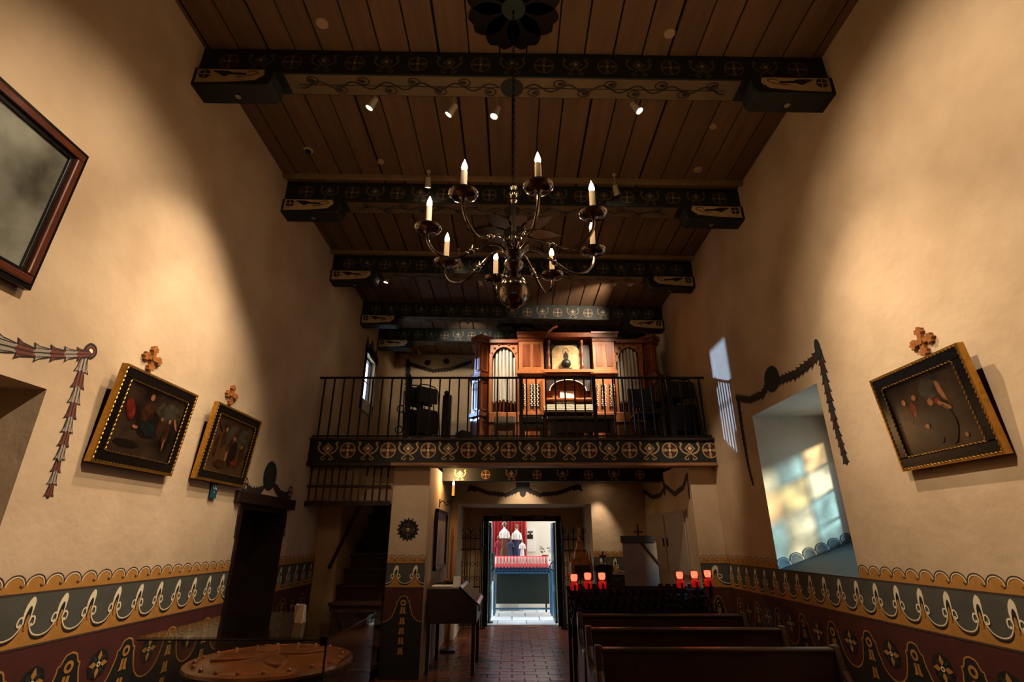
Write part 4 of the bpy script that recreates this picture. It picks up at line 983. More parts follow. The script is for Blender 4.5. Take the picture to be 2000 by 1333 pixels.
# ------------------------------------------------------------------ pier: sconce, notice board, staff
XP = -1.14
p = onx(884, 975, XP); yS = 8.42; zS = 2.14
t = thing('wall_sconce', 'black iron candle sconce with glowing flame on the pier', 'sconce', (XP, yS, zS))
MB().box(XP, XP+.012, yS-.025, yS+.025, zS-.07, zS+.05).build('back_plate', 'iron', t)
MB().tube(spline([(XP+.01, yS, zS), (XP+.06, yS, zS+.03), (XP+.1, yS, zS-.03), (XP+.15, yS, zS-.02), (XP+.16, yS, zS+.04), (XP+.12, yS, zS+.03), (XP+.13, yS, zS), (XP+.19, yS, zS+.02), (XP+.21, yS, zS+.08)]), .008, 6).build('arm', 'iron', t, True)
MB().lathe([(.01,zS+.07), (.05,zS+.085), (.055,zS+.1), (.02,zS+.09)], Matrix.Translation((XP+.21, yS, 0)), 16).build('drip_pan', 'iron', t, True)
cn = MB().lathe([(.02,zS+.09), (.02,zS+.26)], Matrix.Translation((XP+.21, yS, 0)), 12).build('candle', 'flame', t, True)
MB().lathe([(.008,zS+.26), (.017,zS+.28), (.016,zS+.3), (.002,zS+.35)], Matrix.Translation((XP+.21, yS, 0)), 10).build('flame', 'bulb', cn, True)
MATS['candle_warm'] = mat('candle_warm', '#d08a3a', .5, emit=.8); cn.data.materials[0] = MATS['candle_warm']
lamp('sconce_light', 'POINT', (XP+.21, yS, zS+.42), 14, (1, .55, .22), parent=t, shadow_soft_size=.03)
t = thing('notice_board', 'tall narrow framed notice board on the side of the pier', 'board', (XP, 8.6, 1.18))
y0, y1, z0, z1 = 8.0, 9.25, 1.18, 2.03
mb = MB()
for a in ((y0, y0+.05, z0, z1), (y1-.05, y1, z0, z1), (y0, y1, z0, z0+.05), (y0, y1, z1-.05, z1)): mb.box(XP, XP+.05, *a)
mb.build('frame', 'frame_black', t, bevel=.005); MB().box(XP, XP+.02, y0+.04, y1-.04, z0+.04, z1-.04).build('panel', 'cupboard', t)
t = thing('processional_staff', 'slim wooden staff with pointed tip standing behind the notice board', 'staff', (-.98, 9.0, 0))
MB().tube([(-.98, 9.0, 0), (-.98, 9.0, 1.45), (-.98, 9.0, 1.62), (-.98, 9.0, 1.86)], [.018, .018, .03, .002], 8).build('shaft', 'cross_wood', t, True); MB().lathe([(.12,0), (.12,.03), (.03,.06)], Matrix.Translation((-.98, 9.0, 0)), 14).build('foot', 'wood_dark', t, True)
# ------------------------------------------------------------------ desk-shaped display case by the pier
t = thing('display_desk', 'dark display desk with slanted lid on thin legs beside the pier', 'desk', (-.8, 8.0, 0))
MB().prism([(-1.12, .58), (-.46, .58), (-.46, .80), (-.70, 1.0), (-1.12, 1.0)], frame((0, 8.5, 0), XA, ZA), 0, 1.0).build('body', 'wood_dark', t, bevel=.008)
lu = Vector((-.24, 0, .20)).normalized()
MB().box(-.02, .33, -.02, 1.02, .0, .022, frame((-.445, 8.5, .802), lu, Vector((0, -1, 0)))).build('lid', 'black_gloss', t, bevel=.006) if False else MB().box(-.02, 1.02, -.02, .33, 0, .022, frame((-.452, 7.5, .80), YA, lu)).build('lid', 'black_gloss', t, bevel=.006)
MB().box(.04, .96, .03, .28, .022, .026, frame((-.452, 7.5, .80), YA, lu)).build('lid_panel', 'board', t)
MB().box(-.46, -.445, 7.9, 8.1, .68, .74).build('lock_plate', 'board', t)
for x in (-1.08, -.50):
    for y in (7.54, 8.46): MB().box(x-.022, x+.022, y-.022, y+.022, 0, .58).build('leg', 'wood_dark', t)
b = thing('open_book', 'open pale book lying on top of the display desk', 'book', (-.95, 7.75, 1.0))
MB().box(-1.08, -.93, 7.62, 7.85, 1.006, 1.016).build('page', 'paper', b); MB().box(-.925, -.78, 7.62, 7.85, 1.006, 1.016).build('page', 'paper', b); MB().box(-1.09, -.77, 7.61, 7.86, 1.001, 1.005).build('cover', 'wood_dark', b)
b = thing('flower_wreath', 'small dry orange flower wreath on the display desk', 'wreath', (-.86, 8.2, 1.0))
mb = MB(); rr = random.Random(5)
for i in range(16): mb.ball((-.86+.1*math.cos(i*PI/8), 8.2+.1*math.sin(i*PI/8), 1.04+rr.uniform(-.005, .01)), rr.uniform(.02, .035), 8, 5)
mb.build('blossoms', 'cross_wood', b, True); MB().tube([(-.86+.1*math.cos(i*PI/8), 8.2+.1*math.sin(i*PI/8), 1.02) for i in range(16)], .016, 6, closed=True).build('ring', 'leaf', b, True)
b = thing('info_card', 'small white card propped on the display desk edge', 'card', (-.74, 7.62, 1.0)); MB().box(-.05, .05, 0, .14, 0, .004, frame((-.74, 7.58, 1.001), XA, Vector((0, .35, 1)))).build('card', 'paper', b); MB().box(-.03, .03, 0, .012, 0, .05, frame((-.74, 7.64, 1.0), XA, ZA)).build('strut', 'paper', b)
# ------------------------------------------------------------------ doorway and the bright court beyond
DX0, DX1, DZ = -.60, 1.03, 2.06
door1 = MB()
door1.box(DX0, DX0+.11, 11.40, 11.6, 0, DZ); door1.box(DX1-.11, DX1, 11.40, 11.6, 0, DZ); door1.box(DX0, DX1, 11.40, 11.6, DZ-.1, DZ)
door1 = struct(door1.build('door_1', 'frame_black'))
for s, x in ((1, DX0+.11), (-1, DX1-.11)):
    lf_ = MB().box(x, x+s*.045, 11.62, 12.36, .03, 1.94).build('door_leaf', 'teal_door', door1, bevel=.004)
    for z0, z1 in ((.12, .6), (.72, 1.2), (1.32, 1.84)): MB().box(x+s*.045, x+s*.055, 11.70, 12.28, z0, z1).build('door_panel', 'blue_paint', lf_, bevel=.003)
    MB().tube(spline([(x+s*.05, 11.72, .98), (x+s*.11, 11.72, 1.03), (x+s*.11, 11.72, 1.12), (x+s*.05, 11.72, 1.16)]), .01, 6).build('handle', 'iron', lf_, True)
for px in (992, 1052):
    p = ony(px, 1012, 11.40)
    e = thing('exit_sign', 'dim EXIT sign on the left half of the door head' if px < 1000 else 'dim EXIT sign on the right half of the door head', 'sign', (p.x, 11.4, p.z), 'exit signs over the door')
    MB().box(p.x-.17, p.x+.17, 11.375, 11.40, p.z-.05, p.z+.05).build('plate', 'wood_dark', e)
    inst('letters', text_mesh('EXIT', .11, 'tan'), e, frame((p.x, 11.374, p.z), XA, ZA))
court = struct(MB().box(-5, 6, 11.7, 16, -.2, -.05).build('ground', 'pave'))
pm_ = MB().box(-.29, .29, -.29, .29, -.05, 0).mesh('paving_slab', 'pave')
for i in range(-3, 5):
    for j in range(4): inst('paving_slab', pm_, court, Matrix.Translation((i*.6+(.3 if j % 2 else 0), 12.0+j*.6, -.004)))
cw = struct(MB().box(-5, 6, 14.2, 14.5, -.05, 2.85).build('wall_court', 'patio_wall'))
SH = 13.2                                       # candle stand
def sh(px, py, y): return ony(px, py, y)
# curtain and statues
c0, c1 = sh(962, 1020, 14.1).x, sh(1028, 1020, 14.1).x
cur = MB(); n = 40
top = 2.5; vs = []; c0 -= .0; 
for i in range(n+1):
    x = c0+(c1-c0)*i/n; y = 14.12+.03*math.sin(i*1.6); vs += [(x, y, .9), (x, y, top)]
cur.add(vs, [(2*i, 2*i+2, 2*i+3, 2*i+1) for i in range(n)])
o = cur.build('red_curtain', 'curtain', None, True); o.modifiers.new('solid', 'SOLIDIFY').thickness = .012; tag(o, 'red curtain hanging behind the statues in the bright court', 'curtain')
t = thing('statue_shelf', 'pale stone shelf carrying the statues in the court', 'shelf', ((c0+c1)/2, 14.0, 0)); obox((c0), (c1), 13.70, 14.06, .98, 1.06).build('slab', 'patio_wall', t); obox(c0+.1, c0+.2, 13.8, 14.1, 0, .98).build('support', 'patio_wall', t); obox(c1-.2, c1-.1, 13.8, 14.1, 0, .98).build('support', 'patio_wall', t)
def statue(px, y, h, m, label, arms=True, m2=None, m3=None):
    x = sh(px, 1080, y).x; z = 1.06
    s = thing('statue', label, 'statue', (x, y, z), 'painted statues before the red curtain')
    pf = [(.20,0), (.19,.06), (.15,.3), (.13,.5), (.12,.6), (.15,.72), (.155,.78), (.09,.83), (.045,.85), (.045,.875), (.07,.9), (.078,.94), (.07,.975), (.04,1.0), (.005,1.005)]
    b = MB().lathe([(r*h*.62, q*h) for r, q in pf], Matrix.Translation((x, y, z)), 16, .75)
    if arms:
        for sx in (-1, 1): b.tube([(x+sx*.09*h, y, z+.76*h), (x+sx*.13*h, y-.03, z+.6*h), (x+sx*.05*h, y-.1*h, z+.62*h)], [.04*h, .035*h, .02*h], 7)
    b.build('figure', m, s, True)
    MB().lathe([(r*h*.645, q*h) for r, q in pf[:5]], Matrix.Translation((x, y, z)), 16, .76).build('skirt', m3 or m, s, True)
    hd = MB().ball((x, y-.005, z+.94*h), .052*h, 12, 8, (1, 1, 1.2)); hd.ball((x, y-.055*h, z+.935*h), .012*h, 6, 4); hd.build('face', 'p_skin', s, True)
    hm = MB().lathe([(.052*h,z+.93*h), (.058*h,z+.96*h), (.045*h,z+.995*h), (.01*h,z+1.015*h)], Matrix.Translation((x, y+.012, 0)), 12); hm.build('hood', m2 or m, s, True)
statue(973, 13.82, .62, 'robe_red', 'small statue in a dark red robe at the left of the group', m2='robe_brown')
statue(985, 13.96, .95, 'robe_white', 'tall statue in a white cape and brown skirt at the centre left of the group', m3='robe_brown')
statue(997, 13.80, .60, 'robe_blue', 'small statue in a dark blue robe at the centre of the group', m2='wood_dark')
statue(1009, 13.97, .90, 'robe_white', 'tall statue in a white cape and blue skirt at the centre right of the group', m2='robe_brown', m3='robe_blue')
statue(1020, 13.80, .55, 'robe_white', 'small pale statue at the right of the group', m2='robe_red')
t = thing('hanging_lamp', 'dark hanging lamp above the statues', 'lamp', (sh(990, 1030, 13.9).x, 13.9, 2.1)); x = sh(990, 1030, 13.9).x
MB().lathe([(.16,2.08), (.12,2.13), (.06,2.17), (.03,2.22)], Matrix.Translation((x, 13.9, 0)), 14).build('shade', 'pewter', t, True); MB().tube([(x, 13.9, 2.2), (x, 13.9, 2.75)], .01, 6).build('cord', 'iron', t); MB().tube([(x, 13.9, 2.75), (x, 14.2, 2.75)], .014, 6).build('bracket', 'iron', t)
a, b = sh(1029, 1032, 14.19), sh(1045, 1078, 14.19)
t = thing('wall_poster', 'tall white poster with dark picture on the court wall', 'poster', ((a.x+b.x)/2, 14.19, b.z)); MB().box(a.x, b.x, 14.17, 14.2, b.z, a.z).build('sheet', 'paper', t)
MB().box(a.x+.005, b.x-.05, 14.165, 14.17, b.z+.3, a.z-.16).build('picture', 'p_dark', t); MB().box(a.x+.06, a.x+.11, 14.163, 14.165, b.z+.32, b.z+.44).build('picture_figure', 'p_grey', t); MB().box(a.x+.02, b.x-.05, 14.165, 14.17, a.z-.12, a.z-.08).build('heading', 'p_grey', t)
t = thing('potted_plant', 'small potted plant on the right of the court wall shelf', 'plant', (sh(1065, 1095, 13.6).x, 13.6, 1.1)); x = sh(1065, 1095, 13.6).x
MB().lathe([(.06,1.14), (.08,1.24), (.085,1.25)], Matrix.Translation((x, 13.6, 0)), 12).build('pot', 'bell_red', t, True); mb = MB(); rr = random.Random(2)
for i in range(26):
    a_ = rr.random()*6.28; r_ = rr.uniform(.03, .1); h_ = rr.uniform(1.28, 1.42); M_ = frame((x+r_*math.cos(a_), 13.6+r_*math.sin(a_), h_), (math.cos(a_), math.sin(a_), .4), (-math.sin(a_), math.cos(a_), .2)); mb.prism([(0, 0), (.04, .018), (.09, 0), (.04, -.018)], M_, 0, .003)
mb.build('leaves', 'leaf', t); t = thing('plant_stand', 'thin plant stand in the court', 'stand', (x, 13.6, 0)); MB().lathe([(.12,1.12), (.12,1.14)], Matrix.Translation((x, 13.6, 0)), 14).build('top', 'iron', t); MB().tube([(x, 13.6, 0), (x, 13.6, 1.12)], .02, 8).build('pole', 'iron', t)
# votive stand outside: blue frame, dark panel, tiers of cups and a row of tall candles
x0, x1 = sh(966, 1150, SH).x, sh(1076, 1150, SH).x
t = thing('court_candle_stand', 'blue metal candle stand with dark front panel in the court', 'stand', ((x0+x1)/2, SH, 0))
for x in (x0, x1):
    for y in (SH-.18, SH+.22): MB().box(x-.022, x+.022, y-.022, y+.022, 0, .96).build('leg', 'blue_paint', t)
MB().box(x0, x1, SH-.19, SH-.165, .12, .155).build('rail', 'blue_paint', t); MB().box(x0+.03, x1-.03, SH+.18, SH+.2, .20, .9).build('front_panel', 'dark_green', t)
for k in range(3): MB().box(x0-.02, x1+.02, SH-.2+k*.13, SH-.07+k*.13, .86+k*.05, .88+k*.05).build('tier', 'blue_paint', t)
MB().box(x0-.02, x1+.02, SH+.19, SH+.24, .86, 1.02).build('tier', 'dark_green', t)
cup = MB().lathe([(.018,0), (.026,.03), (.028,.055), (.024,.055), (.02,.03)], Matrix(), 10).mesh('votive_cup', 'robe_blue', True)
for k in range(2):
    for i in range(15):
        o = inst('votive_cup', cup, None, Matrix.Translation((x0+.04+(x1-x0-.08)*i/14, SH-.135+k*.13, .88+k*.05))); tag(o, 'small blue glass cup on the lower tiers of the court candle stand', 'candle cup', 'blue cups on the court candle stand')
cg = MB().lathe([(.024,0), (.034,.02), (.036,.25), (.032,.25), (.03,.05)], Matrix(), 12).mesh('jar', 'votive_pink', True); cgt = MB().lathe([(.012,.08), (.022,.09), (.022,.22), (.005,.225)], Matrix(), 10).mesh('wax', 'paper', True)
for i in range(17):
    px = 969+i*6.3; x = sh(px, 1100, SH).x; k = 2
    c = thing('tall_candle', 'tall red and white candle in the row on the court candle stand', 'candle', (x, SH+.125, .98), 'tall candles on the court candle stand')
    inst('jar', cg, c, Matrix.Translation((x, SH+.125, .98))); inst('label_band', cgt, c, Matrix.Translation((x, SH+.09, .98)))
# white notice on a stand in the doorway
t = thing('notice_stand', 'white notice plaque on a thin pole leaning in the doorway', 'sign', (sh(957, 1100, 11.9).x, 11.9, 0))
a, b = sh(954, 1080, 11.95), sh(966, 1136, 11.95)
MB().box(a.x, b.x, 11.94, 11.955, b.z, a.z).build('plaque', 'paper', t); MB().tube([(a.x+.06, 11.97, a.z-.1), (a.x+.02, 11.95, 0)], .01, 6).build('pole', 'blue_paint', t); MB().lathe([(.1,0), (.1,.015)], Matrix.Translation((a.x+.02, 11.95, 0)), 12).build('foot', 'iron', t)
# iron gates standing open either side of the door
def gate(name, x0, x1, y, label, z1=1.62, nb=5, tall=True):
    t = thing(name, label, 'gate', ((x0+x1)/2, y, 0), 'wrought iron gate leaves')
    for i in range(nb):
        x = x0+(x1-x0)*i/(nb-1); br = MB().box(x-.009, x+.009, y-.009, y+.009, .03, z1+.12).build('bar', 'iron', t)
        if i % 2 == 0 or not tall:
            f = MB(); f.tube([(x, y, z1+.1), (x, y, z1+.17), (x, y, z1+.26)], [.012, .018, .002], 6)
            for s in (-1, 1): f.tube(spline([(x, y, z1+.1), (x+s*.03, y, z1+.14), (x+s*.05, y, z1+.2)], 4), .007, 5)
            f.build('finial', 'iron', br, True)
    for z in (.1, .75, z1-.2, z1): MB().box(x0, x1, y-.012, y+.012, z-.012, z+.012).build('rail', 'iron', t)
    for i in range(nb-1):
        xm = (x0+x1)/2 if False else x0+(x1-x0)*(i+.5)/(nb-1); h = (x1-x0)/(nb-1)/2
        MB().tube([(xm-h, y, z1), (xm, y, z1+.07), (xm+h, y, z1)], .008, 5).build('gable', 'iron', t)
        for z in (.9, 1.15): MB().tube([(xm+h*.7*math.cos(q*.7), y-.01, z+h*.9*math.sin(q*.7)*(1-q*.05)) for q in range(9)], .006, 5).build('scroll', 'iron', t, True)
gate('iron_gate', -1.02, -.62, 10.9, 'black wrought iron gate leaf left of the doorway')
gate('iron_gate', 1.02, 1.42, 10.9, 'black wrought iron gate leaf right of the doorway', 1.6)
for x, l in ((-.60, 'left'), (1.02, 'right')):
    t = thing('door_stanchion', 'thin dark metal post at the %s side of the doorway' % l, 'post', (x, 11.2, 0)); MB().tube([(x, 11.2, .03), (x, 11.2, 1.96)], .016, 8).build('pole', 'iron', t, True); MB().box(x-.09, x+.09, 11.1, 11.3, 0, .03).build('foot', 'brass', t, bevel=.006); MB().ball((x, 11.2, 1.5), .03, 10, 6).build('knob', 'iron', t, True)
# ------------------------------------------------------------------ devotional corner right of the aisle
def at(px, py, y): return ony(px, py, y)
t = thing('wooden_shrine', 'carved wooden shrine with a pointed tower top beside the gate', 'shrine', (at(1134, 1100, 9.0).x, 9.0, 0)); x = at(1134, 1100, 9.0).x
MB().box(x-.16, x+.16, 8.85, 9.15, 0, .78).build('pedestal', 'wood_dark', t, bevel=.01)
for sx in (-1, 1):
    for sy in (-1, 1): MB().tube([(x+sx*.13, 9.0+sy*.12, .78), (x+sx*.13, 9.0+sy*.12, 1.0)], .02, 8).build('leg', 'cross_wood', t)
MB().box(x-.17, x+.17, 8.83, 9.17, 1.0, 1.26).build('box', 'cross_wood', t, bevel=.012); MB().box(x-.12, x+.12, 8.82, 8.83, 1.04, 1.22).build('panel', 'wood_dark', t)
MB().lathe([(.19,1.26), (.19,1.29), (.15,1.31), (.12,1.42), (.13,1.44), (.09,1.46), (.07,1.54), (.08,1.56), (.04,1.58), (.03,1.64), (.045,1.66), (.01,1.7)], Matrix.Translation((x, 9.0, 0)) @ Matrix.Rotation(PI/4, 4, 'Z'), 4).build('tower', 'cross_wood', t)
MB().box(x-.008, x+.008, 8.992, 9.008, 1.68, 1.78).build('cross', 'gilt', t); MB().box(x-.03, x+.03, 8.992, 9.008, 1.735, 1.75).build('cross_bar', 'gilt', t)
for k in range(4):
    a_ = k*PI/2+PI/4; MB().tube([(x+.2*math.cos(a_), 9+.2*math.sin(a_), 1.26), (x+.2*math.cos(a_), 9+.2*math.sin(a_), 1.42)], [.018, .004], 6).build('pinnacle', 'cross_wood', t, True)
t = thing('offering_box', 'tall black round offering box topped by a small cross', 'box', (at(1178, 1100, 8.3).x, 8.3, 0)); x = at(1178, 1100, 8.3).x
MB().lathe([(.15,0), (.15,.05), (.13,.08), (.13,1.14), (.15,1.17), (.15,1.22), (.11,1.25), (.03,1.27)], Matrix.Translation((x, 8.3, 0)), 20).build('drum', 'black_gloss', t, True)
for k in range(8):
    a_ = k*PI/4+.2; MB().tube([(x+.14*math.cos(a_), 8.3+.14*math.sin(a_), 1.2), (x+.14*math.cos(a_), 8.3+.14*math.sin(a_), 1.32)], [.01, .002], 5).build('spike', 'iron', t)
MB().box(x-.008, x+.008, 8.292, 8.308, 1.25, 1.44).build('cross', 'iron', t); MB().box(x-.05, x+.05, 8.292, 8.308, 1.36, 1.38).build('cross_bar', 'iron', t)
inst('painted_band', MB().box(-.01, .01, -.012, 0, .7, 1.05).mesh('painted_band', 'tan'), t, Matrix.Translation((x, 8.17, 0)))
# board on an easel
a, b = at(1212, 1047, 6.9), at(1290, 1152, 6.9)
t = thing('easel_board', 'large grey board with black top edge standing on an easel behind the candle rack', 'board', ((a.x+b.x)/2, 6.9, 0))
MB().box(a.x+.02, b.x-.0, 6.9, 6.93, b.z-.05, a.z-.07).build('panel', 'board', t); MB().box(a.x, b.x-.02, 6.88, 6.95, a.z-.085, a.z).build('top_bar', 'black', t, bevel=.006)
MB().tube([(a.x+.24, 6.89, a.z-.07), (b.x+.02, 6.885, a.z-.33)], .012, 6).build('strap', 'wood_dark', t); MB().tube([(a.x+.12, 6.95, a.z-.3), (a.x+.05, 7.2, 0)], .016, 6).build('leg', 'wood_dark', t); MB().tube([(b.x-.12, 6.95, a.z-.3), (b.x-.05, 7.2, 0)], .016, 6).build('leg', 'wood_dark', t)
MB().tube([(a.x+.1, 6.915, b.z), (a.x+.02, 6.8, 0)], .016, 6).build('leg', 'wood_dark', t); MB().tube([(b.x-.1, 6.915, b.z), (b.x-.02, 6.8, 0)], .016, 6).build('leg', 'wood_dark', t)
x = at(1246, 1040, 7.6).x
t = thing('standing_crucifix', 'small dark cross on a pole behind the easel board', 'cross', (x, 7.6, 0)); MB().tube([(x, 7.6, .03), (x, 7.6, 1.80)], .012, 8).build('pole', 'iron', t); MB().box(x-.06, x+.06, 7.59, 7.61, 1.69, 1.71).build('cross_bar', 'iron', t); MB().lathe([(.14,0), (.14,.03)], Matrix.Translation((x, 7.6, 0)), 12).build('foot', 'iron', t)
# votive rack with tiers of small glasses
RX0, RX1, RY = at(1112, 1160, 6.3).x, at(1400, 1160, 6.3).x, 6.2
t = thing('votive_rack', 'black iron votive rack with four tiers behind the pews', 'candle rack', ((RX0+RX1)/2, RY, 0))
TZ = [.80+.065*k for k in range(5)]
for k in range(5): MB().box(RX0, RX1, RY+k*.11, RY+.10+k*.11, TZ[k]-.012, TZ[k]).build('tier', 'iron', t, bevel=.003)
for x in (RX0+.03, RX1-.03):
    for y, zt in ((RY+.03, TZ[0]), (RY+.5, TZ[4])): MB().box(x-.018, x+.018, y-.018, y+.018, 0, zt-.012).build('leg', 'iron', t)
    MB().tube([(x, RY+.03, TZ[0]-.02), (x, RY+.5, TZ[4]-.02)], .012, 6).build('side_bar', 'iron', t)
    MB().tube(spline([(x, RY, TZ[0]), (x, RY-.08, .9), (x, RY-.04, .98), (x, RY+.03, .94)]), .008, 6).build('scroll', 'iron', t, True)
MB().box(RX0+.02, RX1-.02, RY+.555, RY+.565, .55, TZ[4]+.02).build('added_dark_panel', 'iron', t); MB().box(RX0, RX1, RY-.01, RY+.005, TZ[0]-.05, TZ[0]+.01).build('front_rail', 'wood_pew', t)  # back sheet is added to darken the bright gaps between the tiers
cups = [MB().lathe([(.018,0), (.026,.02), (.03,.05), (.026,.05), (.02,.02)], Matrix(), 10).mesh('votive_glass', m, True) for m in ('votive_dark', 'votive_clear')]
for k in range(5):
    for i in range(17):
        if k == 4 and 5 < i < 12: continue
        x = RX0+.08+(RX1-RX0-.16)*(i+(.5 if k % 2 else 0))/17
        r_ = random.random() < .55
        o = inst('votive_glass', cups[0 if r_ else 1], None, Matrix.Translation((x, RY+.05+k*.11, TZ[k])))
        tag(o, 'unlit dark red votive glass on the iron rack tiers' if r_ else 'unlit clear votive glass on the iron rack tiers', 'votive glass', 'dark red glasses on the votive rack' if r_ else 'clear glasses on the votive rack')
jar = MB().lathe([(.03,0), (.043,.02), (.046,.06), (.04,.08)], Matrix(), 14).mesh('glass_base', 'red_glass', True)
jtop = MB().lathe([(.041,.082), (.05,.1), (.05,.17), (.044,.17), (.043,.1), (.02,.095)], Matrix(), 14).mesh('glass_top', 'red_clear', True)
fl = MB().lathe([(.03,.1), (.038,.13), (.036,.165), (.01,.168)], Matrix(), 10).mesh('glowing_wax', 'red_glow', True)
hold = MB().box(-.01, .01, -.06, -.05, -.1, .06).tube([(0.05*math.cos(q*PI/6), .05*math.sin(q*PI/6), .0) for q in range(12)], .006, 5, closed=True).tube([(0,0,-.14),(0,0,0)], .008, 6).mesh('holder', 'iron', True)
LB = ['leftmost lit red candle lamp at the left end of the votive rack', 'lit red candle lamp beside the leftmost one on the votive rack', 'lit red candle lamp third from the left, below the black offering box', 'lit red candle lamp nearest the grey board on its right', 'second lit red candle lamp right of the grey board', 'lit red candle lamp at the right end of the votive rack']
for i, (px, py) in enumerate(((1122, 1155), (1149, 1152), (1177, 1152), (1330, 1150), (1359, 1149), (1385, 1147))):
    p = at(px, py, RY+.1); p.z = max(p.z, 1.06)
    c = thing('candle_lamp', LB[i], 'candle', p, 'lit red candle lamps')
    for nm, me in (('holder', hold), ('glass_base', jar), ('glass_top', jtop), ('glowing_wax', fl)): inst(nm, me, c, Matrix.Translation(p))
    MB().tube([(p.x, p.y, p.z-.13), (p.x, p.y, TZ[0]+.06)], .007, 6).build('stem', 'iron', c)
# plaque of dark panel between the wall and the board
t = thing('low_cabinet', 'low dark cabinet against the back wall between shrine and board', 'cabinet', (1.75, 9.6, 0)); MB().box(1.5, 2.2, 9.5, 9.95, 0, 1.05).build('body', 'wood_dark', t, bevel=.01)
for x in (1.52, 1.87): MB().box(x, x+.31, 9.485, 9.5, .06, .98).build('door', 'wood_dark', t, bevel=.006)
# ------------------------------------------------------------------ pews
def pew(label):
    t = thing('pew', label, 'pew', (0, 0, 0), 'dark wooden pews on the right')
    L = 1.66
    for x in (0, L-.05):
        prof = [(0, 0), (.46, 0), (.46, .30), (.44, .40), (.47, .52), (.485, .60), (.46, .64), (.40, .64), (.30, .63), (.18, .66), (.10, .74), (.07, .86), (.05, .93), (0, .93)]
        MB().prism([(-a, b) for a, b in prof], frame((x, 0, 0), YA, ZA), 0, .05).build('pew_end', 'wood_pew', t, bevel=.008)
        MB().tube(spline([(x+.025, -.48, .615), (x+.025, -.44, .655), (x+.025, -.3, .645), (x+.025, -.17, .68), (x+.025, -.09, .78)]), .026, 8).build('armrest', 'wood_pew', t, True)
    MB().box(.05, L-.05, -.05, -.015, .44, .90).build('backrest', 'wood_pew', t); MB().box(.05, L-.05, -.07, .01, .885, .915).build('top_rail', 'wood_pew', t, bevel=.01)
    MB().box(.05, L-.05, -.44, -.04, .405, .44).build('seat', 'wood_pew', t, bevel=.01); MB().box(.05, L-.05, .0, .14, .60, .625).build('book_ledge', 'wood_pew', t)
    MB().box(.28, .34, -.057, -.048, .5, .885).build('batten', 'wood_pew', t); return t
pews = pew('dark wooden pew nearest the viewer at the lower right')
for k, l in ((1, 'middle one of the three dark wooden pews on the right'), (2, 'dark wooden pew furthest back, right before the votive rack')):
    copy_tree(pews, Matrix.Translation((.58+.03*k, 4.03+.84*k, 0)), None, l)
pews.matrix_basis = Matrix.Translation((.56, 4.03, 0))
# ------------------------------------------------------------------ font inside a glass case
fx, fy = -1.445, 3.56
t = thing('baptismal_font', 'round carved stone font with polished wooden lid inside the glass case', 'font', (fx, fy, 0)); T = Matrix.Translation((fx, fy, 0))
MB().lathe([(.30,0), (.30,.1), (.18,.16), (.16,.34), (.22,.42), (.36,.54), (.43,.68), (.445,.80)], T, 40).build('bowl', 'stone', t, True)
MB().lathe([(.445,.80), (.452,.82), (.452,.885), (.44,.895)], T, 40).build('rim', 'font_rim', t, True)
lid = MB().lathe([(.44,.895), (.466,.90), (.472,.915), (.466,.93), (.44,.938), (.42,.93), (.40,.938), (.38,.942), (.02,.955), (.01,.956)], T, 48).build('lid', 'font_lid', t, True)
for k in range(20):
    a_ = 2*PI*k/20; MB().ball((fx+.408*math.cos(a_), fy+.408*math.sin(a_), .937), .014, 8, 5).build('lid_bead', 'font_lid', lid, True)
for k in range(4):
    a_ = k*PI/2+.5; M_ = frame((fx, fy, .948), (math.cos(a_), math.sin(a_), 0), (-math.sin(a_), math.cos(a_), 0))
    MB().prism(s2([(.04,0), (.14,.06), (.25,.045), (.33,0), (.25,-.045), (.14,-.06), (.04,0)], 4), M_, -.006, .014).build('carved_leaf', 'font_lid', lid, bevel=.006)
for k in range(14):
    a_ = 2*PI*k/14; r0 = .40; MB().tube([(fx+(.41)*math.cos(a_+q*.03), fy+.41*math.sin(a_+q*.03), z) for q, z in ((-4, .6), (-3, .68), (0, .73), (3, .68), (4, .6))], .012, 6).build('carved_arch', 'stone', t, True)
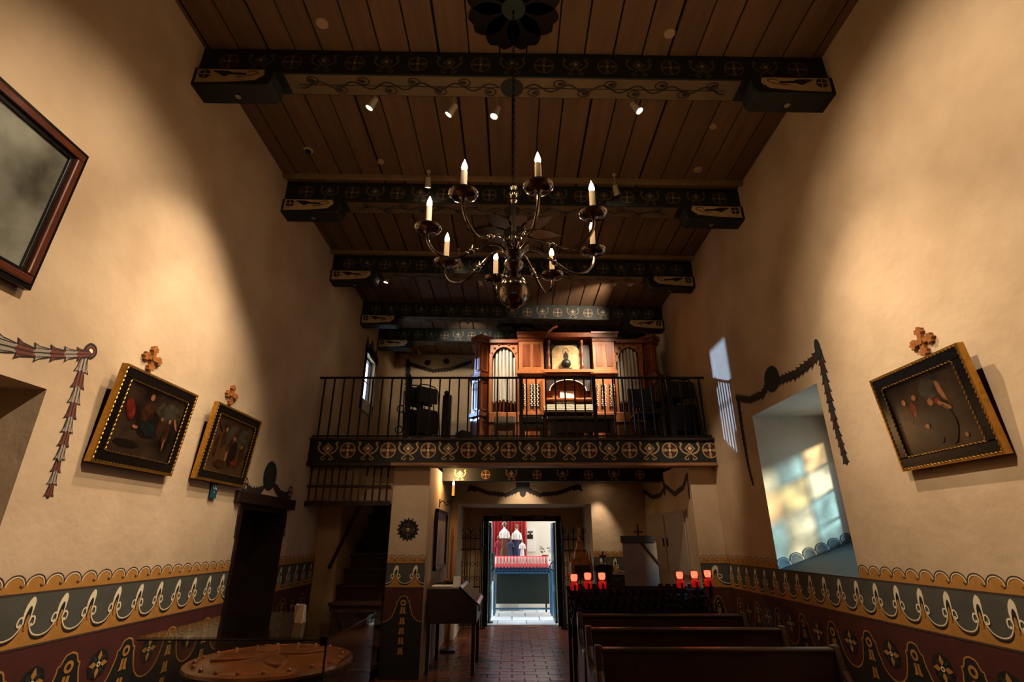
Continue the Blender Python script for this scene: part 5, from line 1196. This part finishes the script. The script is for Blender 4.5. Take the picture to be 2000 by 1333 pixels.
GX0, GX1, GY0, GY1, GZ = -1.95, -.965, 3.05, 4.06, 1.115
t = thing('glass_case', 'square glass case around the font with thin metal edges', 'glass case', ((GX0+GX1)/2, (GY0+GY1)/2, 0))
for nm, bb in (('pane', (GX0, GX0+.008, GY0, GY1)), ('pane', (GX1-.008, GX1, GY0, GY1)), ('pane', (GX0+.009, GX1-.009, GY0, GY0+.008)), ('pane', (GX0+.009, GX1-.009, GY1-.008, GY1))): MB().box(*bb, 0, GZ).build(nm, 'glass', t)
MB().box(GX0, GX1, GY0, GY1, GZ+.001, GZ+.010).build('top_pane', 'glass', t)
MB().box(GX0-.005, GX1+.005, GY0-.005, GY0+.006, GZ-.006, GZ).build('edge_strip', 'iron', t); MB().box(GX1-.006, GX1+.005, GY0, GY1, GZ-.003, GZ).build('edge_strip', 'pewter', t)
MB().box(GX0-.005, GX1+.005, GY1-.004, GY1+.004, GZ-.003, GZ).build('edge_strip', 'iron', t)
MB().box(GX1-.004, GX1+.004, GY0-.004, GY0+.004, 0, GZ).build('corner_strip', 'iron', t)
for a_, b_ in ((GX1-.015, GY0+.012), (GX1-.015, GY1-.012)): MB().box(a_-.018, a_+.018, b_-.014, b_+.014, GZ-.03, GZ+.014).build('clip', 'iron', t)
x, y = -1.30, 3.52
t = thing('folded_card', 'folded cream card standing on top of the glass case', 'card', (x, y, GZ+.01))
MB().box(-.034, .034, 0, .105, -.002, 0, frame((x, y, GZ+.011), Vector((1, -.5, 0)), ZA)).build('front_leaf', 'paper', t); MB().box(-.034, .034, 0, .1, -.002, 0, frame((x+.0, y+.03, GZ+.011), Vector((1, .35, 0)), Vector((0, -.25, 1)))).build('back_leaf', 'paper', t)
# warm lights under the loft
for i, (x, y, ax, ay, az, en, sz, l) in enumerate(((1.62, 9.72, 1.56, 10.0, 1.2, 26, 60, 'small cream downlight under the loft by the back wall'), (.2, 9.4, .2, 11.2, .9, 16, 80, 'small cream downlight under the loft before the doorway'))):
    spotlight((x, y, 2.62), (ax, ay, az), l, en, sz, .8, top=2.70)
